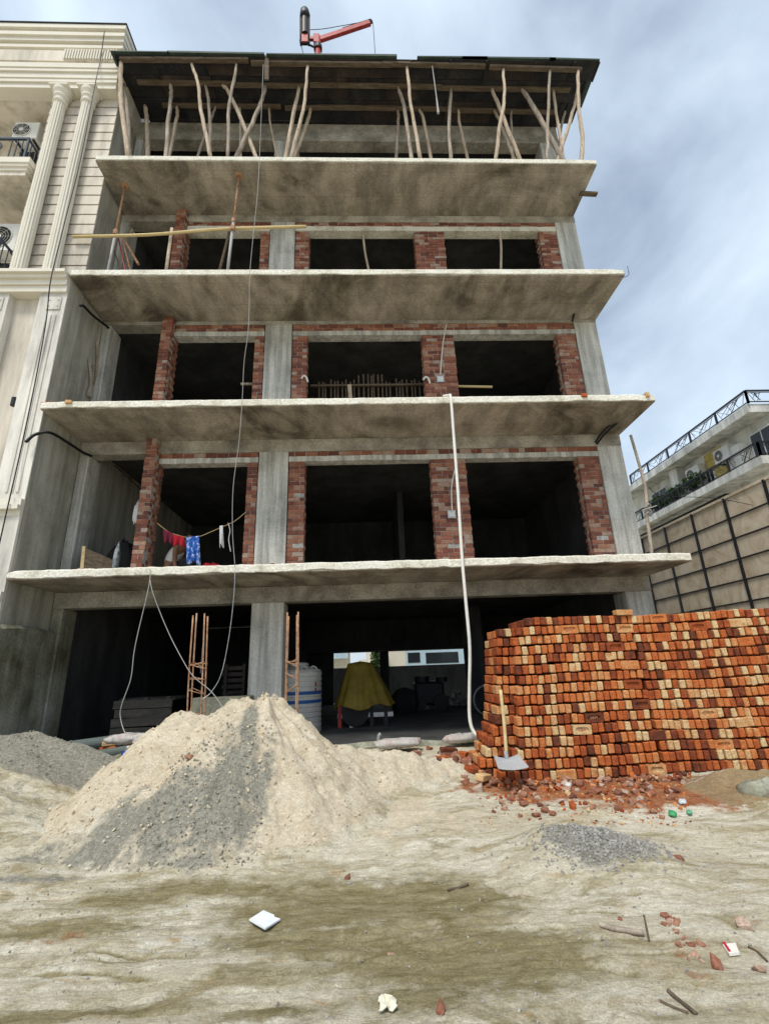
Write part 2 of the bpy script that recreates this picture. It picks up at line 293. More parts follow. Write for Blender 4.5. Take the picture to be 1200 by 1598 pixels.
def ground_masks(X, Y):
    damp = np.zeros_like(X); grey = np.zeros_like(X); dust = np.zeros_like(X); tan = np.zeros_like(X)
    for (x, y, rx, ry, s) in [(600, 1395, 1.0, .34, 1.1), (720, 1480, .85, .36, 1.15), (560, 1450, .8, .22, .9), (650, 1540, .55, .16, 1), (330, 1380, .9, .16, .8), (180, 1400, .5, .10, .9), (90, 1440, .8, .10, .9), (120, 1560, .6, .06, .9), (480, 1500, .55, .10, .7), (430, 1560, .3, .05, .8), (850, 1590, .45, .05, .9), (250, 1345, .9, .12, .5), (60, 1300, .8, .25, .45), (950, 1500, .35, .08, .5), (1050, 1560, .3, .05, .5)]:
        damp = np.maximum(damp, blob(X, Y, gp(x, y), rx*1.15, ry*1.3, 0, .45, 21)*s)
    for (x, y, rx, ry, s) in [(110, 1330, 1.1, .3, .75), (60, 1370, .5, .1, .7), (330, 1320, .6, .3, .6), (60, 1265, .9, .5, .8)]:
        grey = np.maximum(grey, blob(X, Y, gp(x, y), rx, ry, 0, .5, 31)*s)
    for (x, y, rx, ry, s) in [(900, 1238, 1.4, .5, 1.2), (1000, 1245, 1.1, .55, 1.2), (820, 1215, .9, .4, .9), (1060, 1455, .10, .10, .6), (1085, 1485, .14, .05, .55), (90, 1438, .30, .05, .42), (130, 1430, .16, .05, .45), (1150, 1410, .3, .08, .35), (1035, 1570, .10, .03, .4), (700, 1190, .6, .3, .45)]:
        dust = np.maximum(dust, blob(X, Y, gp(x, y, .1), rx, ry, 0, .5, 41)*s)
    tan = np.maximum(tan, blob(X, Y, gp(560, 1270, .15), 1.3, .9, 0, .3, 51)*.75)
    return np.stack([damp, grey, dust, tan], -1)
gx = np.concatenate([-np.geomspace(300, 4.7, 26), np.arange(-4.65, 5.9, .0205), np.geomspace(6, 300, 26)])
gy = np.concatenate([-np.geomspace(120, .5, 16), np.linspace(0, 2.25, 8), np.arange(2.3, 4.5, .0125), np.arange(4.5125, 8.7, .0195), np.geomspace(8.9, 400, 30)])
X, Y = np.meshgrid(gx, gy)
Z = gbase(X, Y)
near = np.clip((9-Y)/1.5, 0, 1)*np.clip((X+6)/1, 0, 1)*np.clip((7-X)/1, 0, 1)
rip = np.clip(np.sin(Y*2*math.pi/.125+7*fbm(X*.32, Y*.5, 3, 61)+.6*fbm(X*6, Y*6, 2, 62)), 0, 1)**9
rmask = np.clip(fbm(X*.8+3, Y*1.5, 3, 63)*6+.5, 0, 1)*np.clip((4.9-Y)/.6, 0, 1)
Z += near*(.035*fbm(X*2.2, Y*5, 4, 64)+.020*fbm(X*9, Y*12, 4, 65, .65)-.017*rip*rmask)
Z += near*.022*np.clip(fbm(X*5, Y*9, 3, 66)-.12, 0, 1)*4*np.clip(fbm(X*.7, Y*.7, 2, 67)+.25, 0, 1)
crk = np.zeros_like(X); rq = random.Random(33)
for (x0, y0, x1, y1, q) in [(440, 1446, 660, 1434, 0), (470, 1456, 700, 1440, 0), (640, 1452, 900, 1430, 1), (700, 1462, 1010, 1446, 0), (560, 1470, 720, 1458, 1), (620, 1438, 860, 1420, 1), (780, 1476, 1090, 1466, 0), (420, 1486, 640, 1478, 1), (840, 1418, 1130, 1408, 1), (60, 1480, 330, 1470, 1), (600, 1490, 720, 1484, 0), (30, 1505, 260, 1500, 1), (820, 1500, 1000, 1496, 1)]:
    A_, B_ = gp(x0, y0), gp(x1, y1); m_ = (Y > min(A_[1], B_[1])-.2) & (Y < max(A_[1], B_[1])+.2); t = (X-A_[0])/(B_[0]-A_[0]); yl_ = A_[1]+(B_[1]-A_[1])*t+.05*np.sin(t*3.1+q)*(1 if q else -.6)+.03*fbm(X*2.5, X*0+y0, 3, 68)
    d_ = np.abs(Y-yl_)/(.022+.018*np.clip(fbm(X*6, X*0+y0, 2, 69)+.3, 0, 1)); e_ = np.clip(1-d_, 0, 1)*np.clip(t*6, 0, 1)*np.clip((1-t)*6, 0, 1)*np.clip(.85+2.5*fbm(X*4, X*0+y0*.7, 3, 70), 0, 1)*m_; crk = np.maximum(crk, e_)
Z -= .040*crk
Z = np.where((Y > 8.2) & (X > -5.6) & (X < 5.6) & (Y < 19), np.minimum(Z, .36), Z)
GZ_ = Z.copy(); GX_, GY_ = gx, gy
def gz(x, y):
    return float(GZ_[min(len(GY_)-1, int(np.searchsorted(GY_, y))), min(len(GX_)-1, int(np.searchsorted(GX_, x)))])
GM = ground_masks(X, Y); GM[..., 0] = np.maximum(GM[..., 0], np.clip(crk*1.7, 0, 1.1))
attr_mesh('ground', X, Y, Z, GM, M['soil'], kind='structure')
def ztop(x, y): return gz(x, y)

# ============================================================ heaps
RID = [(415, 1078), (398, 1086), (365, 1086), (345, 1112), (325, 1116), (300, 1108), (275, 1111), (240, 1145), (190, 1190), (130, 1240)]
RID2 = [(415, 1078), (430, 1086), (470, 1120), (500, 1142), (530, 1160), (600, 1166), (700, 1178), (760, 1212)]
def heap(name, label, ridges, slope, bounds, seed, masks, m, res=.02, rough=.05, gul=.05, fil=.05, edge_w=.12):
    xs = np.arange(bounds[0], bounds[1], res); ys = np.arange(bounds[2], bounds[3], res); X, Y = np.meshgrid(xs, ys)
    wx = X+.10*fbm(X*2, Y*2, 3, seed); wy = Y+.12*fbm(X*2.3, Y*2.3, 3, seed+1)
    H = np.full_like(X, -9.)
    for pts in ridges:
        for a, b in zip(pts[:-1], pts[1:]):
            ab = (b[0]-a[0], b[1]-a[1]); l2 = ab[0]**2+ab[1]**2+1e-9
            t = np.clip(((wx-a[0])*ab[0]+(wy-a[1])*ab[1])/l2, 0, 1)
            d = np.hypot(wx-a[0]-t*ab[0], wy-a[1]-t*ab[1])
            H = np.maximum(H, a[2]+(b[2]-a[2])*t-slope*d)
    g = gbase(X, Y); ab_ = np.clip((H-g), 0, 1)
    ang = np.arctan2(Y-ridges[0][0][1], X-ridges[0][0][0])
    Zm = H+gul*fbm(ang*5, np.hypot(X-ridges[0][0][0], Y-ridges[0][0][1])*.8, 4, seed+2)*np.clip(ab_*4, 0, 1.2)*2+rough*fbm(X*4, Y*4, 5, seed+3, .6)*1.2+.03*fbm(X*11, Y*11, 4, seed+5, .6)+.014*fbm(X*26, Y*26, 3, seed+4)
    Zg = np.empty_like(X)
    ix = np.clip(np.searchsorted(GX_, xs), 0, len(GX_)-1); iy = np.clip(np.searchsorted(GY_, ys), 0, len(GY_)-1); Zg = GZ_[np.ix_(iy, ix)]
    k = fil; hh = Zm-g; hh = k*np.log1p(np.exp(np.clip(hh/k, -30, 30))); Zm = np.maximum(Zg, g)*np.exp(-hh/.05)+g*(1-np.exp(-hh/.05))+hh-.026-.02*np.clip(fbm(X*9, Y*9, 3, seed+9), -.5, .5)*np.exp(-hh/.05)
    hh = np.where(hh < .006, 0, hh); keep = (Zm > Zg-.012) & (hh > .012); A = masks(X, Y); ef = np.clip(hh/edge_w, 0, 1)
    G = ground_masks(X, Y); e2 = np.clip(hh/.05, 0, 1)[..., None]; A[..., 3] *= ef; A = A*e2+G*(1-e2)
    return attr_mesh(name, X, Y, Zm, A, m, keep=keep, label=label, cat='heap'), (X, Y, Zm)
def R3(l, Y0): 
    o = []
    for i, q in enumerate(l): p = py(q[0], q[1], Y0 if not isinstance(Y0, list) else Y0[i]); o.append((p.x, p.y, p.z))
    return o
def sandmask(X, Y):
    z = np.zeros_like(X); A = np.stack([z, z, z, z], -1)
    c = py(345, 1210, 5.3)
    g = blob(X, Y, (-1.36, 5.0), .46, .75, -.12, .30, 71); g = np.maximum(g, blob(X, Y, (-1.28, 5.7), .13, .40, .1, .25, 72))
    g = np.maximum(g, blob(X, Y, (-1.75, 4.9), .42, .5, 0, .4, 73)*.9); g = np.maximum(g, blob(X, Y, (-2.25, 4.85), .7, .5, 0, .5, 76)*.8); A[..., 1] = g*(.75+.7*np.clip(fbm(X*5, Y*3, 4, 78)+.2, 0, 1))
    A[..., 3] = np.clip(.80+fbm(X*1.6, Y*1.6, 4, 74)*1.5, 0, 1)
    A[..., 2] = blob(X, Y, (-2.05, 5.55), .16, .10, 0, .5, 75)*.5
    return A
sand_heap, SH = heap('sand_heap', 'tall pointed heap of tan building sand with a grey streak down its face', [R3(RID, 6.1), R3(RID2, [6.1, 6.1, 6.1, 6.15, 6.2, 6.4, 6.6, 6.7])], .78, (-4.3, 2.6, 3.7, 8.0), 80, sandmask, M['sand'], gul=.11, rough=.13)
def gm(r=0, g=0, b=0, a=0):
    def f(X, Y):
        n = fbm(X*2.2, Y*2.2, 4, 91); o = np.zeros(X.shape); return np.stack([o+r, np.clip(g+n*.8, 0, 1) if g else o, o+b, np.clip(a+n, 0, 1) if a else o], -1)
    return f
_, DH = heap('sand_heap', 'dark grey damp sand heap against the cement wall', [R3([(-90, 1125), (0, 1146), (55, 1141), (95, 1152), (140, 1166), (195, 1190)], 7.0)], .5, (-6.3, -2.7, 5.3, 8.3), 100, gm(.15, .95), M['sand'])
heap('sand_heap', 'low pale grey sand heap at the left frame edge in front of the dark heap', [R3([(-90, 1170), (0, 1200), (40, 1209), (75, 1228), (110, 1250)], 5.9)], .42, (-5.6, -2.6, 4.5, 6.8), 120, gm(.0, .38), M['sand'])
c = gp(912, 1325, .1)
_, GH = heap('gravel_heap', 'small grey gravel heap on the pale ground in front of the brick stacks', [[(c[0]-.16, c[1]+.16, .25), (c[0]+.18, c[1]+.04, .23)]], .33, (c[0]-1.7, c[0]+1.7, c[1]-1.3, c[1]+1.6), 140, lambda X, Y: np.stack([X*0, blob(X, Y, (c[0]+.12, c[1]-.02), .46, .34, 0, .35, 141), X*0, X*0], -1), M['soil'], res=.012, rough=.04, gul=.02)
heap('soil_heap', 'brown soil bank at the foot of the right brick stack', [R3([(1085, 1218), (1120, 1203), (1160, 1200), (1290, 1195)], 5.75)], .42, (2.9, 6.6, 4.4, 6.5), 150, lambda X, Y: np.stack([X*0, X*0, np.clip(.25+fbm(X*3, Y*3, 4, 151), 0, 1), X*0], -1), M['bsoil'], rough=.07)

# ============================================================ the unfinished building
B = thing('unfinished_building', 'bare concrete and brick frame of a five storey building under construction', 'building', (0, W, GF))
def slab(z, x0, x1, i):
    n = 150; xs = np.linspace(x0, x1, n); mb = MB(); vs = []
    j1 = fbm(xs*5, xs*0+i*9.1, 4, 200+i); j2 = fbm(xs*3, xs*0+i*5.3, 4, 210+i); j3 = fbm(xs*1.1, xs*0+i*3.3, 2, 220+i)
    for k, x in enumerate(xs):
        e = max(0, 1-min(x-x0, x1-x)/.35); y0 = D+.012*j1[k]+.03*e*abs(j2[k])*4*.5
        zt = z+.008*j2[k]-.03*e*abs(j1[k]); zb = z-TH+.022*j3[k]+.006*j1[k]
        vs += [(x, 15.9, z), (x, y0+.012, zt), (x, y0, zt-.012), (x, y0+.004, zb+.012), (x, y0+.02, zb), (x, W+.1, z-TH), (x, 15.9, z-TH)]
    fs = [(a*7+k, a*7+(k+1) % 7, (a+1)*7+(k+1) % 7, (a+1)*7+k) for a in range(n-1) for k in range(7)]+[tuple(range(7)), tuple((n-1)*7+k for k in range(6, -1, -1))]
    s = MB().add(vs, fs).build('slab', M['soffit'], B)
    n2 = 220; xs = np.linspace(x0+.01, x1-.01, n2); vs = []       # plastered edge band with a ragged lower rim
    a1 = fbm(xs*7, xs*0+i*2.1, 4, 230+i, .65); a2 = fbm(xs*1.7, xs*0+i*2.1, 3, 240+i)
    for k, x in enumerate(xs):
        e = max(0, 1-min(x-x0, x1-x)/.35); y0 = D-.014+.022*a1[k]+.05*e*abs(a2[k])
        zt = z+.008+.03*a1[k]-.12*e*abs(a2[k])-.05*max(0, a1[k]-.22); zb = z-TH+.014+.04*a1[k]+.07*max(0, a2[k])
        vs += [(x, D+.10+.1*a1[k], z+.004), (x, y0+.012, zt), (x, y0, zt-.018), (x, y0, zb+.01), (x, y0+.012, zb), (x, D+.05, zb+.02)]
    fs = [(a*6+k, a*6+(k+1) % 6, (a+1)*6+(k+1) % 6, (a+1)*6+k) for a in range(n2-1) for k in range(6)]+[tuple(range(6)), tuple((n2-1)*6+k for k in range(5, -1, -1))]
    MB().add(vs, fs).build('edge_band', M['edge'], s)
for i, z in enumerate(LV): slab(z, XL+(.02, 0, .03, .05)[i], XR+(.0, .03, .02, -.02)[i], i)
def bx(name, x0, x1, y0, y1, z0, z1, m, bev=0, parent=B): return MB().box(x0, x1, y0, y1, z0, z1).build(name, M[m], parent, bevel=bev)
bx('floor_slab', XL+.2, XR, 8.15, 17.2, .1, GF, 'shadeconc')
# columns, storey by storey (levels: floor z, top z)
ST = [(GF, LV[0]-TH), (LV[0], LV[1]-TH), (LV[1], LV[2]-TH), (LV[2], LV[3]-TH), (LV[3], 15.40)]
CX = [(-5.69, -5.50), (-2.109, -1.516), (4.94, 5.46)]
BEAM = [2.74, 5.805, 8.958, 11.984, 14.78]     # beam underside
LINT = [None, (5.575, 5.69), (8.646, 8.767), (11.697, 11.84), None]
for k, (z0, z1) in enumerate(ST):
    bb = BEAM[k]
    for j, (a, b) in enumerate(CX):
        bx('column', a, b, W-.004*(j+1), W+.45, z0, bb, 'column' if k else ('mossy' if j == 0 else 'column'), .012)
    bx('beam', XL, XR-.004, W-.012, W+.30, bb, z1-.001, 'concrete', .008)
    for xx in (-2.2, 2.6):      # rear interior columns
        bx('column', xx, xx+.45, 13, 13.45, z0, z1-.002, 'shadeconc')
# interior shells
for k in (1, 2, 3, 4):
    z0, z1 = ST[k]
    bx('ceiling_shade_sheet', XL+.165, XR-.205, W+.31, 14.99, z1-.03, z1-.002, 'shadeconc')  # sheet added below the slab, its dark colour standing in for shade
    bx('rear_wall', XL, XR, 15.0, 15.2, z0, z1-.003, 'shadeconc')
    bx('side_wall', XL, XL+.16, W+.46, 14.99, z0, z1-.003, 'plaster' if k == 1 else 'shadeconc')
    bx('side_wall', XR-.2, XR-.01, W+.46, 14.99, z0, z1-.003, 'shadeconc')
    bx('partition_wall', .9, 1.05, 12.2, 14.98, z0, z1-.004, 'shadeconc')
bx('side_wall', XL, XL+.16, W+.46, 16.99, GF, ST[0][1]-.003, 'shadeconc')
bx('side_wall', XR-.2, XR-.01, W+.46, 16.99, GF, ST[0][1]-.003, 'shadeconc')
bx('partition_wall', -2.1, -1.95, W+1.6, 17, GF, ST[0][1]-.004, 'shadeconc')
# ground-floor rear: deep beam over a long opening
bx('rear_beam', -1.95, XR-.2, 15.9, 17.2, 2.05, LV[0]-TH-.004, 'shadeconc')
bx('rear_wall', XL+.16, -1.14, 17.0, 17.2, GF, 3.0, 'shadeconc'); bx('rear_wall', 3.82, XR-.2, 17.0, 17.2, GF, 3.0, 'shadeconc')
bx('rear_post', .42, .72, 16.9, 17.15, GF, 2.04, 'shadeconc')
bx('ceiling_shade_sheet', XL+.165, XR-.205, W+.31, 15.89, ST[0][1]-.03, ST[0][1]-.002, 'shadeconc')  # ground-floor sheet, likewise added with the shade in its colour
bx('ceiling_slab', XL+.01, XR-.02, 15.9, 17.4, LV[0]-TH, LV[0]-.02, 'shadeconc')
# plinth kerb along the front
MB().tube([(XL+.3+i*.28, 8.12+.03*math.sin(i*2.1), .36+.02*math.sin(i)) for i in range(39)], .075, 8).build('plinth_edge', M['mossy'], B)
# ---- brickwork
def chamfer_box(name, sx, sy, sz, c, jit, seed):
    r = random.Random(seed); bm = bmesh.new(); bmesh.ops.create_cube(bm, size=1)
    for v in bm.verts: v.co = Vector((v.co.x*sx, v.co.y*sy, v.co.z*sz))+Vector([r.uniform(-jit, jit) for _ in range(3)])
    bmesh.ops.bevel(bm, geom=list(bm.edges), offset=c, segments=1, affect='EDGES', profile=.5)
    me = bpy.data.meshes.new(name); bm.to_mesh(me); bm.free(); return me
def mesh_arr(me): return [v.co.copy() for v in me.vertices], [tuple(p.vertices) for p in me.polygons]
FB = [chamfer_box('laid_brick', 1, 1, 1, .035, .012, 300+i) for i in range(5)]   # unit brick, scaled on each object
for me in FB: me.materials.append(M['fbrick'])
FBA = [mesh_arr(me) for me in FB]
restmb = MB(); nind = [0]
def put_brick(c, s, parent, indiv):
    r = random.randrange(5); e = Euler((random.gauss(0, .008), random.gauss(0, .008), random.gauss(0, .010)))
    if indiv and nind[0] < 300:
        o = link('brick', FB[r], parent); o.location = Vector(c)-OFF[parent.name]; o.scale = s; o.rotation_euler = e; nind[0] += 1
    else:
        m3 = e.to_matrix(); vs, fs = FBA[r]
        restmb.add([m3 @ Vector((v.x*s[0], v.y*s[1], v.z*s[2]))+Vector(c) for v in vs], fs)
def pier(x0, x1, y0, y1, z0, z1, k, sides=False, hole=True, name='brick_pier'):
    core = bx(name, x0+.012, x1-.012, y0+.011, y1, z0, z1, 'mortar')
    n = max(1, round((z1-z0)/.0845)); h = (z1-z0)/n; holes = set()
    if hole: holes = {(random.randint(4, 8), 1)} if x1-x0 > .3 else set()
    for r in range(n):
        zc = z0+(r+.5)*h; x = x0; first = True; ci = 0
        while x < x1-.02:
            L_ = (.112 if (r % 2 and first) or random.random() < .12 else .228); first = False
            if x1-x-L_ < .06: L_ = x1-x
            if (r, ci) not in holes:
                wd = L_-.011+random.uniform(-.004, .003)
                yy = random.gauss(0, .0035)-(.004 if random.random() < .2 else 0)
                ends = random.uniform(-.012, .012) if x+L_ > x1-.01 else 0
                put_brick((x+L_/2+ends*.5, y0+.05+yy, zc), (wd+ends, .10, h-.011+random.uniform(-.003, .003)), core, k == 1)
            x += L_; ci += 1
        if sides:
            y = y0+.105+(.06 if r % 2 else 0)
            while y < y1-.05:
                for sx in (x0+.05, x1-.05):
                    put_brick((sx+random.gauss(0, .003), y+.055, zc), (.10, .10, h-.011), core, False)
                y += .112
    return core
PX = [(-4.33, -4.105), (-2.34, -2.122), (-1.503, -1.175), (1.39, 2.125), (4.49, 4.927)]
order = []
for k in (1, 2, 3):
    z0 = LV[k-1]; lt = LINT[k]
    for j in (3, 4, 2, 1, 0):
        a, b = PX[j]
        if j == 0: pier(a, b, W-.16, W+.25, z0, ST[k][1]-.004, k, True, False)
        else: pier(a, b, W+.012, W+.24, z0, lt[0], k, True)
    # lintels and the brick course above them
    for (a, b) in ((-4.10, -2.122), (-1.503, 4.93)):
        n = 60; xs = np.linspace(a, b, n); jj = fbm(xs*4, xs*0+k, 4, 260+k); mbl = MB(); vs = []
        for q, x in enumerate(xs):
            y0 = W-.008-.01*abs(jj[q]); vs += [(x, y0, lt[0]+.02*jj[q]), (x, W+.23, lt[0]+.004), (x, W+.23, lt[1]), (x, y0, lt[1]-.004+.02*jj[q])]
        fs = [(u*4+v, u*4+(v+1) % 4, (u+1)*4+(v+1) % 4, (u+1)*4+v) for u in range(n-1) for v in range(4)]+[(3, 2, 1, 0), tuple((n-1)*4+v for v in range(4))]
        mbl.add(vs, fs).build('lintel', M['edge' if k == 3 else 'column'], B)
        pier(a, b, W+.012, W+.23, lt[1], BEAM[k]-.002, k+10, False, False, 'brick_course')
restmb.build('brickwork', M['fbrick'], B, kind='stuff')
# loose brick ends left in the slab edges
# ---- top storey: plain rear wall band
bx('parapet_wall', XL+.3, XR-.3, W+2.2, W+2.4, LV[3], 14.9, 'shadeconc')
# ============================================================ roof formwork on timber props
ZF = 15.40
FW = thing('roof_formwork', 'dark steel shuttering plates on timber battens above the top storey', 'formwork', (0, D, ZF))
rows = [(7.58, 7.98, -5.62, 6.02), (7.985, 8.47, -5.66, 5.86), (8.475, 8.98, -5.66, 5.62)]
for r, (y0, y1, xa, xb) in enumerate(rows):
    x = xa; k = 0
    while x < xb-.1:
        wd = min(random.choice([.9, .95, 1.2]), xb-x); dz = random.uniform(0, .012)+.02
        yo = random.uniform(-.03, .03) if r == 0 else 0
        p = MB().box(x+.004, x+wd-.004, y0+yo+.004, y1-.004, ZF+dz, ZF+dz+.006)
        p.box(x+.004, x+.03, y0+yo+.004, y1-.004, ZF+dz-.035, ZF+dz); p.box(x+wd-.03, x+wd-.004, y0+yo+.004, y1-.004, ZF+dz-.035, ZF+dz)
        p.build('shuttering_plate', M['plate2' if (r == 0 and random.random() < .6) or random.random() < .15 else 'plate'], FW)
        x += wd; k += 1
MB().box(-5.62, 5.9, 7.60, 8.985, ZF+.042, ZF+.055).build('shuttering_deck', M['plate'], FW)
bx_ = MB().box(-5.4, 5.5, 8.99, 15.5, ZF+.02, ZF+.05).build('shuttering_deck', M['plate'], FW)
M['plyg'] = mat('green faced ply', [(.02, .035, .028), (.05, .075, .06)], scale=3, rough=.7, bump=.1)
for (a, b, px0) in [(170, 262, 91), (260, 412, 90), (415, 620, 96), (652, 762, 99), (722, 868, 97), (860, 938, 103)]:
    p0 = py(a, px0, 7.56); p1 = py(b, px0, 7.56)
    MB().hexa([(p0.x, 7.54, ZF+.058), (p1.x, 7.54, ZF+.058), (p1.x, 8.6, ZF+.058), (p0.x, 8.6, ZF+.058), (p0.x, 7.54, ZF+.08+random.uniform(0, .05)), (p1.x, 7.54, ZF+.085+random.uniform(0, .05)), (p1.x, 8.6, ZF+.09), (p0.x, 8.6, ZF+.085)]).build('edge_board', M['plyg'], FW)
def batten(x0, x1, yp, zoff=0, h=.07, w=.10, m='wooddark'):
    n = 2
    MB().beam((x0, yp, ZF-.02+zoff), (x1, yp+random.uniform(-.02, .02), ZF-.02+zoff+random.uniform(-.02, .02)), w, h).build('batten', M[m], FW, bevel=.006)
for (y, segs) in [(7.66, [(-5.5, -2.5), (-2.45, .9), (.7, 3.2), (3.3, 5.6)]), (8.12, [(-5.3, -2.9), (-3.0, -1.2), (-1.1, 2.2), (2.1, 5.5)]), (8.62, [(-4.9, -1.9), (-1.8, -.9), (-.9, 2.6), (2.5, 5.3)])]:
    for k, (a, b) in enumerate(segs): batten(a, b, y+.02*(k % 2), -.012*(k % 2), m='wooddark')
M['wood2'] = mat('grey weathered pole', [(.20, .16, .12), (.36, .30, .24), (.50, .44, .36)], scale=3, stretch=(6, 6, .8), bump=.35, fine=.3, rnd=1)
ORD = ['first', 'second', 'third', 'fourth', 'fifth', 'sixth', 'seventh', 'eighth', 'ninth', 'tenth', 'eleventh', 'twelfth', 'thirteenth', 'fourteenth', 'fifteenth', 'sixteenth']
PR = [  # top px, middle px list, bottom px, thickness px
 ((188.7, 99), [(189, 150)], (200, 239), 6.5), ((194, 122), [(199, 175)], (201.5, 239), 5), ((227, 160), [(229, 190)], (229.5, 239), 6), ((267.5, 122), [(267, 150), (263, 190)], (259, 239), 5.5), ((277, 162), [(275, 190)], (263, 239), 4.5),
 ((299, 99), [(309, 130), (313, 170)], (328, 240), 5), ((322, 123), [(326, 165)], (327.5, 240), 4.5), ((336, 168), [(328, 190)], (309, 240), 3.5), ((369, 99), [(358, 165)], (356, 241), 4.5), ((349, 123), [(362, 152)], (397, 242), 5.5), ((375, 166), [(375, 200)], (376, 241), 3.5),
 ((414, 125), [(412, 145), (400, 178)], (369, 241), 5.5), ((420, 166), [(424, 205)], (436, 242), 3.5), ((467, 124), [(459, 175)], (447, 242), 5.5), ((480.5, 99), [(473, 170)], (454.5, 242), 5), ((485, 166), [(478, 195)], (459, 242), 5),
 ((621, 164), [(621, 200)], (618, 245), 4.5), ((621, 125), [(632, 172)], (641, 246), 5.5), ((634.5, 101), [(641, 160)], (656, 246), 5), ((654, 165), [(662, 192)], (671, 246), 5),
 ((702, 121), [(701, 185)], (704.5, 246), 5), ((714, 164), [(719, 200)], (731, 246), 4.5), ((785, 104), [(787, 160), (781, 190)], (773, 246), 5), ((765, 121), [(780, 170)], (810, 245), 5.5), ((770, 164), [(782, 195)], (800, 245), 4.5), ((797, 165), [(798, 200)], (800, 245), 3.5),
 ((811, 122), [(832, 165)], (874, 245), 6.5), ((857, 103), [(855, 180)], (854, 245), 4.5), ((860, 124), [(868, 175)], (879, 245), 4.5), ((901, 105), [(903, 165), (909, 222)], (905.5, 246), 5.5), ((897, 124), [(893, 175)], (876, 228), 5), ((880, 164), [(876, 200)], (872, 240), 4)]
front = sorted([p for p in PR if p[0][1] < 110], key=lambda p: p[2][0]); mid = sorted([p for p in PR if 110 <= p[0][1] < 140], key=lambda p: p[2][0]); back = sorted([p for p in PR if p[0][1] >= 140], key=lambda p: p[2][0])
for rowname, rowl, YT in (('front', front, 7.70), ('middle', mid, 8.14), ('rear', back, 8.62)):
    for i, (t, ms, b, th) in enumerate(rowl):
        T = py(t[0], t[1], YT); T.z = min(T.z, ZF-.055); T.z = ZF-.055
        yb = max(YT+random.uniform(-.05, .12), 7.84)
        Bp = py(b[0], b[1], yb); k = (LV[3]+.004-T.z)/(Bp.z-T.z); Bp = T+(Bp-T)*k
        pts = [T]
        for q in ms:
            tt = (t[1]-q[1])/(t[1]-b[1]); pts.append(py(q[0], q[1], YT+(yb-YT)*tt))
        pts.append(Bp); pts = curve(pts, 5); r0 = th/F_*(YT+5)*.5*.95
        rr = [r0*(.88+.28*j/len(pts)+random.uniform(-.07, .07)) for j in range(len(pts))]
        for j in range(1, len(pts)-1): pts[j] = pts[j]+Vector((random.uniform(-.012, .012), random.uniform(-.01, .01), 0))
        lean = 'leaning left at the foot' if b[0] < t[0]-12 else 'leaning right at the foot' if b[0] > t[0]+12 else 'nearly upright'
        o = MB().tube(pts, rr, 7).build('timber_prop', M[random.choice(['wood', 'wood', 'wood2'])], smooth=True, label='%s timber prop from left, %s row under roof formwork, %s' % (ORD[i], rowname, lean), cat='prop', group='timber props under the roof formwork')
MB().tube([py(674.5, 102, 7.62), py(677, 120, 7.62), py(681, 150, 7.62), py(684, 176, 7.62)], [.008, .012, .014, .03], 6).build('rope', M['wire'], label='short pale rope hanging from the roof formwork edge', cat='rope')
# offcut sticking up through the formwork
MB().beam(py(416, 124, 7.62), py(416.5, 86, 7.62), .10, .03, (0, 1, 0)).build('upright_plank', M['wooddark'], FW, bevel=.004)
for (x, y) in [(207, 82), (370, 88), (434, 88), (706, 95)]: MB().tube([py(x, y+14, 7.9), py(x+.5, y, 7.9)], .006, 5).build('bar_end', M['dark'], FW)
# ============================================================ hoist crane on the roof
YC = 8.2
def pc(x, y, dy=0): return py(x, y, YC+dy)
C0 = pc(496, 95); HC = thing('hoist_crane', 'small red hoist crane with raised boom on the roof', 'crane', (C0.x, YC, ZF+.06))
top = pc(495.5, 58)
MB().tube([(C0.x, YC, ZF+.06), (C0.x, YC, top.z)], .075, 14).build('post', M['red'], HC, smooth=True)
MB().tube([(C0.x, YC, pc(496, 77).z), (C0.x, YC, pc(496, 72).z)], .11, 14).build('collar', M['black'], HC)
MB().beam(pc(494, 69), pc(494, 56), .15, .15, (0, 1, 0)).build('head_bracket', M['red'], HC, bevel=.01)
MB().beam(pc(499, 61), pc(577, 35), .09, .15, (0, 0, 1)).build('boom', M['red'], HC, bevel=.008)
MB().beam(pc(536, 46), pc(580, 32), .07, .10).build('boom_tip', M['dark'], HC)
MB().beam(pc(470, 59), pc(494, 60), .07, .10).build('counter_arm', M['red'], HC)
MB().tube([pc(468, 62), pc(493, 74)], .025, 8).build('arm_brace', M['dark'], HC)
mf = MB()
for x in (469.5, 482): mf.beam(pc(x, 68), pc(x, 26), .05, .10, (0, 1, 0))
for y in (67, 56, 42, 30): mf.beam(pc(468, y), pc(483, y), .06, .06)
mf.build('winch_frame', M['plate2'], HC, bevel=.004)
MB().beam(pc(476, 67), pc(476, 55), .24, .10, (0, 1, 0)).build('winch_plate', M['red'], HC, bevel=.01)
MB().tube([pc(476, 54), pc(476, 27)], .10, 12).build('cable_drum', M['black'], HC)
MB().tube([pc(476, 28), pc(476, 23), pc(475.5, 17), pc(475.5, 15)], [.13, .14, .12, .07], 12).build('motor', M['black'], HC, smooth=True)
for (x, dy) in ((485, -.25), (508, -.3), (489, .35), (503, .4)):
    e = pc(x, 95, 0); MB().tube([(C0.x, YC, pc(496, 78).z), (e.x+(e.x-C0.x)*1.6, YC+dy, ZF+.07)], .022, 6).build('stay', M['black'], HC)
MB().tube(curve([pc(484, 45.5), pc(505, 44), pc(540, 38), pc(578, 31)], 4), .008, 5).build('hoist_cable', M['dark'], HC)
hk = pc(586, 93, -.5)
MB().tube([pc(582, 34), pc(584, 62, -.2), hk], .008, 5).build('lifting_cable', M['dark'], HC)
